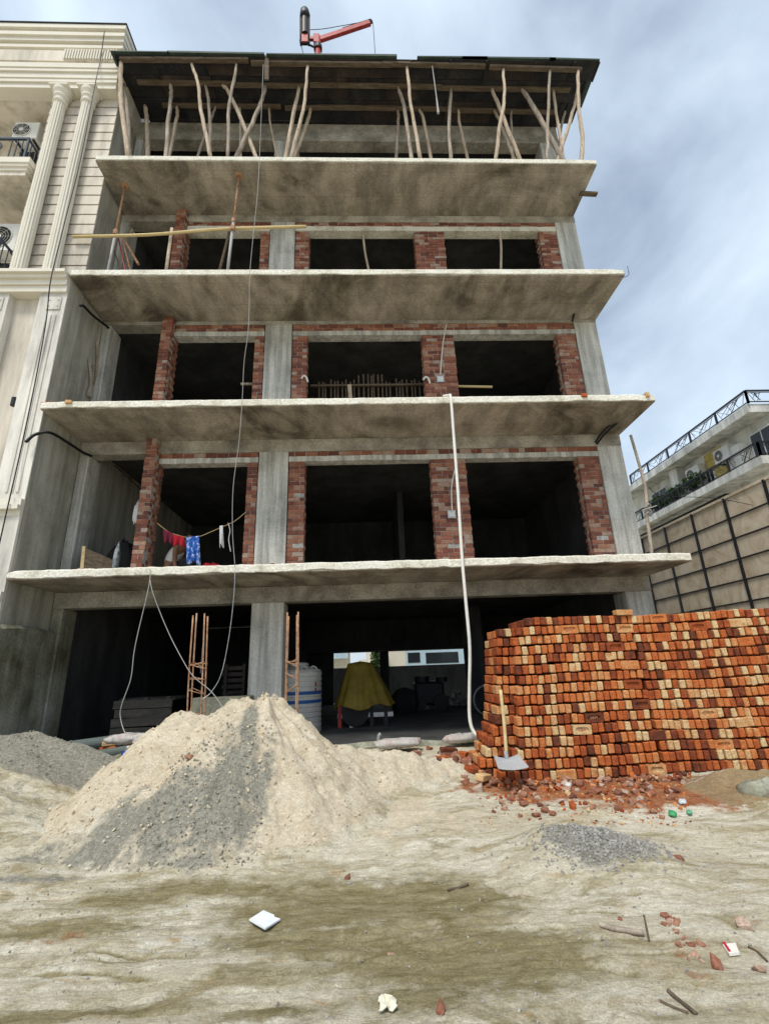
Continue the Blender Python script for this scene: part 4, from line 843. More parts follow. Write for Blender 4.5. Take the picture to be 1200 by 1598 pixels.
# ============================================================ ground-floor clutter
def V(*a): return Vector(a)
# water tank
M['tankw'] = plain('white tank plastic', (.50, .50, .46), .5); M['tankb'] = plain('blue stripe', (.02, .09, .28), .5)
TK = thing('water_tank', 'white ribbed water tank with two blue stripes inside the ground floor', 'water tank', (-1.36, 9.95, GF))
tz = lambda y: py(480, y, 9.5).z
r0 = .46; z1 = py(480, 1048, 9.5).z-GF
def ribs(a, b, n):
    o = []
    for k in range(n):
        z = a+(b-a)*k/n; h = (b-a)/n; o += [(r0, z+.005), (r0, z+h*.72), (r0-.014, z+h*.8), (r0-.014, z+h*.95)]
    return o
MB().lathe((-1.36, 9.95, GF), [(r0*.97, 0)]+ribs(0, z1, 12)+[(r0, z1), (r0*.93, z1+.03), (r0*.5, z1+.09), (.2, z1+.10)], 48).build('tank_body', M['tankw'], TK)
for y in (1082, 1096): z = tz(y)-GF; MB().lathe((-1.36, 9.95, GF), [(r0-.02, z-.03), (r0+.004, z-.03), (r0+.004, z+.03), (r0-.02, z+.03)], 48).build('blue_stripe', M['tankb'], TK)
MB().lathe((-1.36, 9.95, GF+z1+.09), [(.19, 0), (.21, .02), (.21, .06), (.15, .08)], 24).build('lid', M['tankw'], TK)
for k, a in enumerate((-1.1, -.5)):
    c = V(-1.36+.36*math.cos(a), 9.95+.36*math.sin(a), GF+z1+.02); MB().tube([c+V(.07*math.cos(t), 0, .07*math.sin(t)) for t in np.linspace(0, math.pi, 9)], .014, 6).build('lifting_lug', M['tankw'], TK)
for k in range(2): a = -.62; c = V(-1.36+r0*math.cos(a), 9.95+r0*math.sin(a), GF+z1*.78-k*.10); MB().obox(c, V(-math.sin(a), math.cos(a), 0)*.02, V(math.cos(a), math.sin(a), 0)*.004, V(0, 0, .035)).build('red_mark', M['red'], TK)
# yellow tarpaulin over a mixer
M['tarp'] = mat('olive yellow tarpaulin', [(.13, .09, .010), (.22, .16, .02)], scale=4, rough=.6, bump=.3, bscale=12, fine=.15)
TY = 10.6; c = py(570, 1100, TY); zt_ = py(565, 1036, TY).z
TP = thing('covered_mixer', 'machine under an olive yellow tarpaulin inside the ground floor', 'covered machine', (c.x, TY, GF))
tp = MB(); n = 72; lev = 13; vs = []
for i in range(lev):
    t = i/(lev-1)
    xa, xb = 543-(543-525)*t**1.0, 581+(612-581)*t**.85; yy = 1036+(1103-1036)*t
    pa, pb = py(xa, yy, TY), py(xb, yy, TY); cx = (pa.x+pb.x)/2; rx = (pb.x-pa.x)/2; ry = .22+.38*t; z = pa.z
    for k in range(n):
        a = 2*math.pi*k/n; ca, sa = math.cos(a), math.sin(a); q = 3.0
        s = (abs(ca)**q+abs(sa)**q)**(-1/q); f = 1+(.02+.06*t)*math.sin(a*9+2*t)+(.05*t)*math.sin(a*17+1.3)
        zz = z+(.05*math.sin(a*5+.7)*t if i == lev-1 else 0)
        vs.append((cx+rx*ca*s*f, TY+ry*sa*s*f, zz))
vs.append((py(562, 1033, TY).x, TY, zt_+.05))
fs = [(i*n+k, (i+1)*n+k, (i+1)*n+(k+1) % n, i*n+(k+1) % n) for i in range(lev-1) for k in range(n)]+[(len(vs)-1, k, (k+1) % n) for k in range(n)]
tp.add(vs, fs).build('tarpaulin', M['tarp'], TP, smooth=True)
for (x, m) in ((530, 'red'), (548, 'steel'), (580, 'black'), (602, 'black')): p = py(x, 1112, TY-.3); MB().beam((p.x, TY-.3, GF), (p.x, TY-.3, GF+.45), .07, .07, (0, 1, 0)).build('leg', M[m], TP)
MB().beam((c.x-.55, TY-.3, GF+.22), (c.x+.55, TY-.3, GF+.22), .06, .08).build('chassis_bar', M['steel'], TP)
MB().tube([(c.x-.2, TY-.35, GF+.28), (c.x-.2, TY+.35, GF+.28)], .27, 20).build('wheel', M['blackpipe'], TP)
# dark machine, rubble, board farther in
GN = thing('generator', 'dark generator set standing in the shade near the rear opening', 'generator', (1.2, 13.6, GF))
p0, p1 = py(648, 1095, 13.4), py(692, 1058, 13.4)
MB().box(p0.x, p1.x, 13.4, 14.2, GF+.12, p1.z-.08).build('body', M['black'], GN, bevel=.06)
MB().tube([(p0.x+.22, 13.6, p1.z-.1), (p0.x+.22, 13.6, p1.z+.06)], .2, 14).build('tank', M['black'], GN); MB().tube([(p0.x+.75, 13.6, p1.z-.1), (p0.x+.75, 13.6, p1.z+.02)], .16, 14).build('filter', M['black'], GN)
for s in (p0.x+.1, p1.x-.1): MB().tube([(s, 13.32, GF+.2), (s, 13.42, GF+.2)], .2, 18).build('wheel', M['blackpipe'], GN)
p0 = py(632, 1090, 13.0)
MB().lathe((p0.x, 13.1, GF), [(.3, 0), (.36, .2), (.33, .42), (.2, .55), (.05, .6)], 14, lambda a, z: 1+.08*math.sin(a*5)).build('sack', M['dark'], label='round dark sack left of the generator in the shade', cat='sack')
rb = MB(); rr = random.Random(8)
for k in range(140):
    u, v = rr.gauss(0, .35), abs(rr.gauss(0, .12)); p = py(712, 1090, 14.5); e = Euler((rr.random()*6, rr.random()*6, rr.random()*6)).to_matrix(); s = rr.uniform(.025, .07)
    rb.obox((p.x+u, 14.5+rr.gauss(0, .25), GF+s+max(0, .42-abs(u)*.9)*rr.random()), e @ V(s, 0, 0), e @ V(0, s*.8, 0), e @ V(0, 0, s*.6))
rb.build('rubble_pile', M['mortar'], label='pale rubble heaped beside the generator', cat='rubble', kind='stuff')
p = py(748, 1090, 13.2); MB().hexa([(p.x, 13.2, GF), (p.x+.16, 13.3, GF), (p.x+.2, 13.36, GF), (p.x+.04, 13.26, GF), (p.x-.05, 13.5, 1.62), (p.x+.14, 13.62, 1.62), (p.x+.18, 13.68, 1.62), (p.x-.01, 13.56, 1.62)]).build('leaning_board', M['white'], label='narrow white board leaning in the shade behind the white hose', cat='board')
BC = thing('bicycle', 'dark bicycle leaning in the shade behind the brick stack', 'bicycle', (3.0, 11.4, GF)); bp_ = py(768, 1095, 11.4)
for dx in (-.1, .85): MB().tube([(bp_.x+dx+.31*math.cos(a), 11.4, GF+.33+.31*math.sin(a)) for a in np.linspace(0, 6.283, 29)], .02, 6, False).build('wheel', M['steel'], BC)
fbm_ = MB()
for a, b in [((-.1, .33), (.1, .82)), ((.1, .8), (.55, .75)), ((.55, .8), (.4, .3)), ((.4, .3), (.13, .75)), ((.4, .3), (.85, .33)), ((.55, .75), (.85, .33))]: fbm_.tube([(bp_.x+a[0], 11.4, GF+a[1]), (bp_.x+b[0], 11.4, GF+b[1])], .018, 6)
fbm_.build('frame', M['black'], BC); MB().box(bp_.x+.45, bp_.x+.68, 11.33, 11.47, GF+.8, GF+.86).build('saddle', M['black'], BC, bevel=.02); MB().tube([(bp_.x+.1, 11.15, GF+.95), (bp_.x+.1, 11.65, GF+.95)], .014, 6).build('handlebar', M['steel'], BC); MB().tube([(bp_.x+.1, 11.4, GF+.82), (bp_.x+.1, 11.4, GF+.95)], .014, 6).build('stem', M['steel'], BC)
# starter bar cages
def cage(pxl, ptop, pbot, Y0, lab):
    t0 = py(pxl[0], ptop, Y0); b0 = py(pxl[1], pbot, Y0); w_ = pxl[2]; zb = GF-.25
    t = thing('rebar_cage', lab, 'rebar cage', (b0.x, Y0, max(zb, 0)), 'rebar cages at the front')
    d = (t0-b0); d = d/d.z
    P = []
    for i, (ox, oy) in enumerate(((-1, -1), (1, -1), (1, 1), (-1, 1))):
        f = b0+V(ox*w_, oy*w_*.9, 0); f = f+d*(zb-b0.z); tt = f+d*(t0.z+random.uniform(-.04, .04)-zb); md = (f+tt)/2+V(random.uniform(-.02, .02), 0, 0)
        MB().tube(curve([f, md, tt], 4), .012, 6).build('bar', M['rust'], t, smooth=True); P.append((f, tt))
    for k, q in enumerate((.25, .36, .5, .58, .66, .675)):
        tilt = random.uniform(-.06, .06); c_ = [P[i][0]+(P[i][1]-P[i][0])*q+V((-1, 1, 1, -1)[i]*.015, (-1, -1, 1, 1)[i]*.015, (-1, 1, 1, -1)[i]*tilt) for i in range(4)]
        MB().tube(c_+[c_[0]], .007, 5).build('tie', M['rust'], t)
cage((313, 307, .085), 960, 1100, 7.55, 'rusty rebar cage standing in front of the left ground floor bay')
cage((457, 455, .075), 958, 1085, 7.75, 'rusty rebar cage standing just right of the middle column')
# concrete trough, shutters, planks, pipes, bags
a, b = py(300, 1090, 8.7), py(390, 1088, 8.7)
MB().hexa([(a.x-.12, 8.7, GF), (b.x, 8.7, GF), (b.x, 9.02, GF), (a.x-.12, 9.02, GF), (a.x, 8.72, a.z), (b.x, 8.72, a.z), (b.x, 9.02, a.z), (a.x, 9.02, a.z)]).build('concrete_block', M['mossy'], bevel=.01, label='low grey cement block behind the sand heap', cat='block')
SS = thing('shutter_stack', 'stack of dark slatted shutters beside the middle column', 'shutters', (-2.35, 9.6, GF))
a, b = py(348, 1080, 9.8), py(385, 1036, 9.8)
for k in range(11): z = GF+.05+(b.z-GF-.05)*k/11; MB().box(a.x-.06*(k % 2)*.3, b.x, 9.75, 10.1, z, z+(b.z-GF)/11*.62).build('slat', M['plate2'], SS)
for x in (a.x+.03, b.x-.05): MB().box(x, x+.05, 9.72, 9.749, GF, b.z).build('upright', M['plate2'], SS)
PL = thing('plank_crate', 'dark plank crate in the left ground floor bay', 'crate', (-3.6, 8.7, GF)); a, b = py(172, 1150, 8.8), py(268, 1087, 8.8)
M['wetwood'] = mat('dark wet plank', [(.018, .018, .017), (.05, .047, .042)], scale=2, stretch=(1, 5, 5), bump=.3, fine=.3)
for k in range(5):
    z = GF+.02+(b.z-GF-.05)*k/5; h = (b.z-GF)/5*.86
    MB().beam((a.x+random.uniform(-.05, .05), 8.8, z+h/2), (b.x+random.uniform(-.05, .05), 8.8, z+h/2+random.uniform(-.01, .02)), .05, h).build('plank', M['wetwood'], PL, bevel=.004)
for x in (a.x+.1, (a.x+b.x)/2, b.x-.1): MB().box(x, x+.07, 8.826, 8.87, GF, b.z).build('batten', M['wetwood'], PL)
for k in range(3): MB().box(a.x, b.x, 8.95+k*.25, 9.15+k*.25, b.z-.06, b.z-.02).build('lid_plank', M['wetwood'], PL)
M['gpipe'] = plain('grey pvc pipe', (.14, .17, .155), .5)
def pipe(p0, p1, rad, lab, nm='pipe'):
    p0, p1 = V(*p0), V(*p1); d = (p1-p0).normalized(); u = d.cross(V(0, 0, 1)).normalized(); v = u.cross(d); n = 20; vs = []
    for (pt, r_) in ((p0, rad), (p1, rad), (p1, rad*.86), (p0, rad*.86)): vs += [pt+(u*math.cos(6.2832*k/n)+v*math.sin(6.2832*k/n))*r_ for k in range(n)]
    fs = [(i*n+k, i*n+(k+1) % n, ((i+1) % 4)*n+(k+1) % n, ((i+1) % 4)*n+k) for i in range(4) for k in range(n)]
    return MB().add(vs, fs).build(nm, M['gpipe'], smooth=False, label=lab, cat='pipe', group='grey pipes in the left bay')
q = py(93, 1147, 8.0); pipe((q.x, q.y, GF+.12), (q.x+1.35, 9.3, GF+.16), .085, 'thick grey pipe lying with its open end at the left column')
pipe((q.x+.55, 7.9, GF+.02), (q.x+1.5, 8.75, GF+.07), .06, 'thinner grey pipe lying beside the thick pipe in the left bay')
a = py(172, 1142, 8.4)
for k, (dx, dz, lab) in enumerate([(0, .037, 'lower brick of the pair on the floor beside the plank crate'), (.02, .112, 'upper brick of the pair on the floor beside the plank crate')]):
    o = bpy.data.objects.new('loose_brick', PS[k]); col.objects.link(o); o.location = (a.x+dx, 8.4, GF+dz+.005); o.rotation_euler = (0, 0, .2+k*.4); tagp(o, lab, 'brick')
o = bpy.data.objects.new('loose_brick', PS[2]); col.objects.link(o); q = py(68, 1142, 7.6); o.location = (q.x, 7.5, .66); o.rotation_euler = (.1, .1, -.3); tagp(o, 'pale brick on the crest of the dark sand heap', 'brick')
M['bagp'] = mat('cement bag paper', [(.25, .23, .21), (.46, .44, .41), (.42, .30, .27)], scale=7, bump=.4, bscale=20, fine=.2); M['bagb'] = plain('blue plastic', (.02, .05, .35), .3, 0, .4)
def sack(c, sx, sy, sz, rz, m, lab, seed):
    c = V(*c); n, k_ = 20, 9; vs = []; rr = random.Random(seed)
    ph = [rr.random()*6 for _ in range(6)]
    for i in range(k_):
        t = math.pi*(i+.02)/(k_-.96)
        for j in range(n):
            a = 2*math.pi*j/n; q = 3.2; ca, sa = math.cos(a), math.sin(a); s = (abs(ca)**q+abs(sa)**q)**(-1/q)
            w_ = math.sin(t)**.55*(1+.07*math.sin(3*a+ph[0]+t*2)+.05*math.sin(7*a+ph[1])); x, y, z = sx*ca*s*w_, sy*sa*s*w_, -sz*math.cos(t)*(1+.15*math.sin(2*a+ph[2]))
            z *= 1+rr.uniform(-.22, .22); x *= 1+rr.uniform(-.05, .05); vs.append(c+V(x*math.cos(rz)-y*math.sin(rz), x*math.sin(rz)+y*math.cos(rz), z))
    fs = [(i*n+j, i*n+(j+1) % n, (i+1)*n+(j+1) % n, (i+1)*n+j) for i in range(k_-1) for j in range(n)]+[tuple(range(n-1, -1, -1)), tuple((k_-1)*n+j for j in range(n))]
    return MB().add(vs, fs).build('cement_bag', m, smooth=True, label=lab, cat='bag')
p = py(195, 1156, 7.4); sack((p.x, 7.4, p.z+.02), .26, .12, .06, .1, M['bagp'], 'empty pale cement bag lying between the sand heaps', 1)
p = py(225, 1157, 7.3); sack((p.x, 7.3, p.z), .14, .10, .09, .5, M['bagp'], 'crumpled cement bag against the flank of the tall sand heap', 2)
p = py(204, 1176, 7.0); sack((p.x, 7.0, p.z), .10, .06, .045, .2, M['bagb'], 'crumpled blue plastic bag between the sand heaps', 3)
# hose and wires hanging on the facade
YH = 7.66
MB().tube(curve([py(692, 618, 7.86), py(700, 617.5, 7.76), py(703.5, 622, YH), py(708, 680, YH), py(714, 760, YH), py(721, 870, YH), py(727, 940, YH), py(733, 1010, YH), py(732.5, 1075, YH), py(733, 1120, YH), py(739, 1142, 7.62), py(752, 1152, 7.5), py(768, 1156, 7.4)], 6), .026, 10).build('hose', M['white'], smooth=True, label='thick white hose hanging from the second slab down to the rubble', cat='hose')
def wire(name, lab, pts, r_, m='wire', cat='wire'): return MB().tube(curve(pts, 6), r_, 6).build(name, M[m], smooth=True, label=lab, cat=cat)
wire('wire', 'long thin pale wire hanging from roof to ground past the second bay', [py(411, 100, 7.5), py(409, 150, 7.5), py(405, 245, 7.6), py(402, 300, 7.6), py(396, 360, 7.62), py(390, 425, 7.62), py(389, 480, 7.62), py(387, 520, 7.62), py(381, 565, 7.62), py(378, 625, 7.62), py(373, 690, 7.62), py(364, 760, 7.62), py(363, 830, 7.62), py(367, 885, 7.6)], .0055)
wire('wire', 'thin dark wire hanging from the lowest slab edge into the middle of the left bay', [py(367, 885, 7.62), py(365, 930, 7.6), py(358, 990, 7.55), py(346, 1050, 7.5), py(330, 1080, 7.45), py(315, 1092, 7.4)], .0055, 'steel')
wire('wire', 'pale wire dropping from the lowest slab edge to the cement bags', [py(234, 888, 7.68), py(234, 905, 7.66), py(228, 935, 7.6), py(216, 985, 7.6), py(209, 1020, 7.6), py(204, 1060, 7.6), py(190, 1100, 7.6), py(188, 1120, 7.6), py(196, 1145, 7.5), py(212, 1153, 7.4), py(240, 1148, 7.3)], .007)
wire('wire', 'pale wire slanting from the lowest slab edge to the left rebar cage', [py(234, 905, 7.66), py(240, 930, 7.6), py(262, 985, 7.6), py(285, 1030, 7.5), py(302, 1056, 7.45), py(330, 1080, 7.4), py(350, 1108, 7.3)], .006)
# black conduits under the slabs
wire('black_conduit', 'black conduit curving from the left side wall into the beam below the second slab', [py(40, 690, 7.7), py(55, 678, 7.75), py(78, 675, 7.85), py(105, 690, 8.4), py(128, 705, 8.8), py(143, 712, 9.04)], .026, 'blackpipe', 'conduit')
wire('black_conduit', 'black conduit bending down the grey side wall below the third slab', [py(124, 477, 7.95), py(130, 477, 8.0), py(145, 492, 8.4), py(168, 510, 9.0), py(176, 517, 9.2)], .026, 'blackpipe', 'conduit')
for sp_, lab in (([(893, 502), (896, 485), (898, 472), (899, 460)], 'straight black conduit under the third slab at the right column'), ([(893, 502), (898, 485), (908, 472), (921, 463)], 'curved black conduit under the third slab at the right column'), ([(929, 690), (937, 678), (955, 660), (972, 645), (982, 640)], 'upper black conduit under the second slab at the right column'), ([(931, 693), (941, 680), (958, 664), (976, 648), (988, 647)], 'lower black conduit under the second slab at the right column')):
    n = len(sp_); wire('black_conduit', lab, [py(x, y, W-.05-(.75 if sp_[0][1] > 600 else .5)*k/(n-1)) for k, (x, y) in enumerate(sp_)], .022, 'blackpipe', 'conduit')
# junction boxes and conduit drops on the middle piers
for (bxp, pts, lab) in (((687, 592), [(697, 505), (692, 530), (689, 560), (687, 585)], 'second'), ((704.5, 803), [(713, 722), (707, 745), (704.5, 765), (705.5, 798)], 'first')):
    p = py(*bxp, W); t = thing('junction_box', 'grey junction box with a white conduit on the %s floor middle brick pier' % lab, 'junction box', (p.x, W-.01, p.z-.08), 'junction boxes')
    MB().box(p.x-.08, p.x+.08, W-.03, W-.004, p.z-.08, p.z+.08).build('box', M['steel'], t); MB().box(p.x-.055, p.x+.055, W-.036, W-.031, p.z-.055, p.z+.055).build('cover', M['ac'], t)
    MB().tube(curve([py(x, y, W-.05) for x, y in pts], 5), .013, 8).build('conduit', M['white'], t, smooth=True)
# ============================================================ first floor
yl = 8.95; M['cl1'] = plain('maroon cloth', (.17, .02, .04), .95); M['cl2'] = plain('red cloth', (.42, .015, .03), .95); M['cl4'] = plain('white cloth', (.72, .72, .72), .95)
M['cl3'] = mat('blue and white dyed cloth', [(.02, .07, .32), (.04, .16, .55), (.70, .76, .82)], scale=13, detail=2, bump=.1, fine=.05, lo=.35, hi=.66)
lp = [py(x, y, yl) for x, y in [(246, 817), (262, 829), (280, 836), (300, 839.5), (315, 836), (345, 823), (365, 814), (384, 799)]]
LC = curve(lp, 6)
MB().tube(LC, .006, 6).build('clothesline', M['bamboo'], label='clothesline sagging across the second bay of the first floor', cat='clothesline')
def cloth(x0, x1, ya, yb, y1a, y1b, m, lab, nm='hanging_cloth', taper=1, fold=3):
    nx, nz = 17, 14; vs = []
    for th in (0, .012):
        for i in range(nz):
            t = i/(nz-1)
            for j in range(nx):
                u = j/(nx-1); uu = .5+(u-.5)*(1+(taper-1)*t); x = x0+(x1-x0)*uu; y0_ = ya+(yb-ya)*u; y1_ = y1a+(y1b-y1a)*u+3*math.sin(u*9)
                p = py(x, y0_+(y1_-y0_)*t, yl); vs.append((p.x, yl-.015+th+.05*t*math.sin(u*fold*6.28+t*1.5), p.z))
    n = nx*nz; fs = []
    for i in range(nz-1):
        for j in range(nx-1):
            a = i*nx+j; fs += [(a, a+1, a+nx+1, a+nx), (n+a, n+a+nx, n+a+nx+1, n+a+1)]
    for j in range(nx-1): fs += [(j, n+j, n+j+1, j+1), (n-nx+j, n-nx+j+1, 2*n-nx+j+1, 2*n-nx+j)]
    for i in range(nz-1): fs += [(i*nx, (i+1)*nx, n+(i+1)*nx, n+i*nx), (i*nx+nx-1, n+i*nx+nx-1, n+(i+1)*nx+nx-1, (i+1)*nx+nx-1)]
    return MB().add(vs, fs).build(nm, m, smooth=True, label=lab, cat='cloth', group='laundry on the clothesline')
cloth(255, 270, 826, 832, 846, 847, M['cl1'], 'dark maroon cloth hanging at the left of the clothesline', fold=2)
cloth(269, 288, 834, 838, 851, 851, M['cl2'], 'bright red cloth hanging beside the blue and white towel', fold=2)
cloth(291.5, 311, 839, 836.5, 878, 880, M['cl3'], 'long blue and white towel hanging in the middle of the clothesline', taper=1.15, fold=3)
cloth(343, 348, 821, 820, 853, 852, M['cl4'], 'narrow white cloth strip hanging at the right of the clothesline', taper=1.4, fold=1)
wire('cord', 'short white cord dangling from the clothesline right of the white strip', [py(356, 816, yl), py(359, 828, yl), py(357, 842, yl), py(360, 861, yl)], .008, 'white', 'cord')
# person crouching behind the laundry
M['skin'] = plain('brown skin', (.20, .105, .06), .6); M['vest'] = plain('white vest', (.60, .60, .58), .95); M['trouser'] = plain('dark trousers', (.03, .03, .035), .95); M['hair'] = plain('black hair', (.01, .009, .008), .6)
PB0 = py(272, 884, 9.35); bx0 = PB0.x
def skin(name, verts, edges, radii, m, parent=None, label=None, cat=None, sub=2):
    o0 = OFF[parent.name] if parent is not None else V(bx0, 9.4, LV[0])
    me = bpy.data.meshes.new(name); me.from_pydata([tuple(V(*v)-o0) for v in verts], edges, []); o = link(name, me, parent)
    if parent is None: o.location = o0; OFF[o.name] = o0
    sm = o.modifiers.new('s', 'SKIN'); sd_ = me.skin_vertices[0].data if me.skin_vertices else None
    if not me.skin_vertices:
        bm = bmesh.new(); bm.from_mesh(me); bm.verts.layers.skin.verify(); bm.to_mesh(me); bm.free()
    for i, r_ in enumerate(radii): me.skin_vertices[0].data[i].radius = (r_, r_) if not isinstance(r_, tuple) else r_
    me.skin_vertices[0].data[0].use_root = True
    ss = o.modifiers.new('u', 'SUBSURF'); ss.levels = sub; ss.render_levels = sub
    dg = bpy.context.evaluated_depsgraph_get(); m2 = bpy.data.meshes.new_from_object(o.evaluated_get(dg)); o.modifiers.clear(); o.data = m2; m2.materials.clear(); m2.materials.append(m); m2.polygons.foreach_set('use_smooth', [True]*len(m2.polygons))
    return tagp(o, label, cat)
f0 = LV[0]; X0 = bx0; Yp = 9.45
body = [(X0-.10, Yp+.05, f0+.30), (X0-.12, Yp, f0+.48), (X0-.02, Yp-.02, f0+.66), (X0+.10, Yp-.03, f0+.78), (X0+.17, Yp-.04, f0+.84), (X0+.23, Yp-.05, f0+.93), (X0+.26, Yp-.06, f0+1.0),
 (X0+.02, Yp-.18, f0+.72), (X0+.05, Yp-.24, f0+.44), (X0+.10, Yp-.26, f0+.20), (X0+.12, Yp-.28, f0+.12),
 (X0+.06, Yp+.15, f0+.74), (X0+.22, Yp+.20, f0+.52), (X0+.38, Yp+.12, f0+.50), (X0+.44, Yp+.10, f0+.50),
 (X0-.08, Yp-.10, f0+.26), (X0+.28, Yp-.14, f0+.50), (X0+.14, Yp-.12, f0+.09), (X0+.30, Yp-.13, f0+.05),
 (X0-.08, Yp+.18, f0+.26), (X0+.28, Yp+.24, f0+.48), (X0+.14, Yp+.22, f0+.09), (X0+.30, Yp+.23, f0+.05)]
ed = [(0, 1), (1, 2), (2, 3), (3, 4), (4, 5), (5, 6), (3, 7), (7, 8), (8, 9), (9, 10), (3, 11), (11, 12), (12, 13), (13, 14), (0, 15), (15, 16), (16, 17), (17, 18), (0, 19), (19, 20), (20, 21), (21, 22)]
rad = [.13, .13, .14, .10, .055, .085, .07, .055, .042, .034, .038, .055, .042, .034, .038, .085, .062, .045, .04, .085, .062, .045, .04]
PE = skin('person', body, ed, rad, M['skin'], None, 'person in a white vest crouching behind the hanging red cloth', 'person')
skin('vest', body[:4], [(0, 1), (1, 2), (2, 3)], [.145, .145, .155, .115], M['vest'], PE)
skin('trousers', [body[i] for i in (0, 15, 16, 17, 19, 20, 21)], [(0, 1), (1, 2), (2, 3), (0, 4), (4, 5), (5, 6)], [.14, .10, .078, .06, .10, .078, .06], M['trouser'], PE)
skin('hair', [(X0+.20, Yp-.03, f0+.97), (X0+.23, Yp-.05, f0+1.04)], [(0, 1)], [.085, .075], M['hair'], PE)
hf = MB()
for k in range(5): b_ = V(X0+.10+.012*k, Yp-.29+.014*k, f0+.12); hf.tube([b_, b_+V(.01, -.01, -.05), b_+V(.02, -.005, -.10)], [.010, .009, .007], 6)
hf.build('fingers', M['skin'], PE, smooth=True)
p = py(330, 876, 9.2); sack((p.x, 9.2, f0+.17), .20, .16, .17, 0, M['cl2'], 'red cloth bundle on the first floor right of the blue towel', 9)
# rubble on the slab edges
rr = random.Random(21)
def chip(s, seed, m):
    r_ = random.Random(seed); bm = bmesh.new(); bmesh.ops.create_cube(bm, size=1)
    for v in bm.verts: v.co = V(v.co.x*s*r_.uniform(.7, 1.3), v.co.y*s*r_.uniform(.6, 1), v.co.z*s*.6*r_.uniform(.6, 1.2))+V(*[r_.uniform(-.22, .22)*s for _ in range(3)])
    bmesh.ops.bevel(bm, geom=list(bm.edges), offset=s*.10, segments=1, affect='EDGES'); me = bpy.data.meshes.new('brick_chip'); bm.to_mesh(me); bm.free(); me.materials.append(m); return me
M['chipm'] = brickmat('dusty broken brick', [(0, (.15, .065, .045)), (.3, (.27, .115, .07)), (.7, (.36, .19, .125)), (1, (.48, .38, .30))], .35)
CH = [chip(1, 700+i, M['chipm']) for i in range(9)]
ARR0 = [mesh_arr(m_) for m_ in CH]
def putchip(x, y, z, s, lab, grp=None, nm='brick_fragment', cat='brick fragment'):
    o = bpy.data.objects.new(nm, rr.choice(CH)); col.objects.link(o); o.location = (x, y, z); o.scale = (s, s, s); o.rotation_euler = (rr.uniform(-.4, .4), rr.uniform(-.4, .4), rr.uniform(0, 6.28)); return tagp(o, lab, cat, grp)
for (x, y, lv, s, lab) in [(237, 881, 0, .13, 'brick fragment on the lowest slab beside the freestanding brick pier'), (403, 872, 0, .07, 'small brick fragment on the lowest slab at the left of the middle column foot'), (413, 871, 0, .09, 'brick fragment on the lowest slab at the middle column foot'), (427, 870, 0, .10, 'brick fragment on the lowest slab at the right of the middle column foot'), (128, 890, 0, .12, 'pale lump on the lowest slab edge beside the tilted wooden board'), (350, 875, 0, .08, 'brick fragment on the lowest slab beside the red bundle'), (183, 620, 1, .14, 'brick fragment on the second slab left of the freestanding pier'), (925, 411, 2, .10, 'brick fragment on the broken right end of the third slab')]:
    p = py(x, y, D+.25); putchip(p.x, D+.22, LV[lv]+s*.3, s, lab)
# bricks set into the slab edge ends
for (x, y, lv, lab) in [(72, 627, 1, 'brick at the left corner of the second slab edge'), (108, 624, 1, 'brick set into the second slab edge near its left corner'), (124, 627, 1, 'brick laid flat in the second slab edge near its left end'), (912, 620, 1, 'brick standing in the second slab edge below the right pier'), (1010, 616, 1, 'brick at the right corner of the second slab edge'), (126, 420, 2, 'brick at the broken left corner of the third slab edge')]:
    p = py(x, y, D-.02); o = bpy.data.objects.new('loose_brick', PS[rr.randrange(4)]); col.objects.link(o); o.location = (p.x, D+.065, LV[lv]-.012); o.rotation_euler = (math.pi/2*(rr.random() < .4), 0, math.pi/2 if rr.random() < .5 else 0); tagp(o, lab, 'brick')
# tilted board, towel, dark sack and bag at the left of the first floor
p = py(135, 888, 8.75); BD = thing('tilted_board', 'tilted brown plywood board at the left of the first floor', 'board', (p.x+.2, 8.75, f0))
MB().hexa([(p.x-.02, 8.7, f0), (p.x+.50, 8.95, f0), (p.x+.50, 8.99, f0), (p.x-.02, 8.74, f0), (p.x-.16, 8.86, f0+.66), (p.x+.28, 9.06, f0+.46), (p.x+.28, 9.10, f0+.46), (p.x-.16, 8.90, f0+.66)]).build('panel', M['wooddark'], BD)
MB().beam((p.x-.04, 8.70, f0), (p.x-.18, 8.86, f0+.68), .05, .03).build('frame_edge', M['bamboo'], BD)
cl = MB(); 
sack((p.x+.45, 8.86, f0+.40), .05, .12, .30, .3, mat('grey patterned cloth', [(.05, .06, .07), (.30, .34, .36)], scale=14, detail=1), 'grey patterned cloth hanging over the tilted board', 14)
p = py(190, 880, 9.5); sack((p.x, 9.5, f0+.42), .26, .2, .45, 0, M['dark'], 'tall dark sack standing in the first floor left bay', 15)
p = py(214, 800, 9.1); sack((p.x-.02, 9.12, p.z), .06, .05, .20, 0, M['cl4'], 'white plastic bag hanging behind the freestanding first floor pier', 16)
MB().tube(curve([py(178, 726, 9.6), py(200, 745, 10.2), py(226, 770, 11)], 5), .012, 6).build('cord', M['dark'], label='dark cord strung inside the first floor left bay', cat='cord')
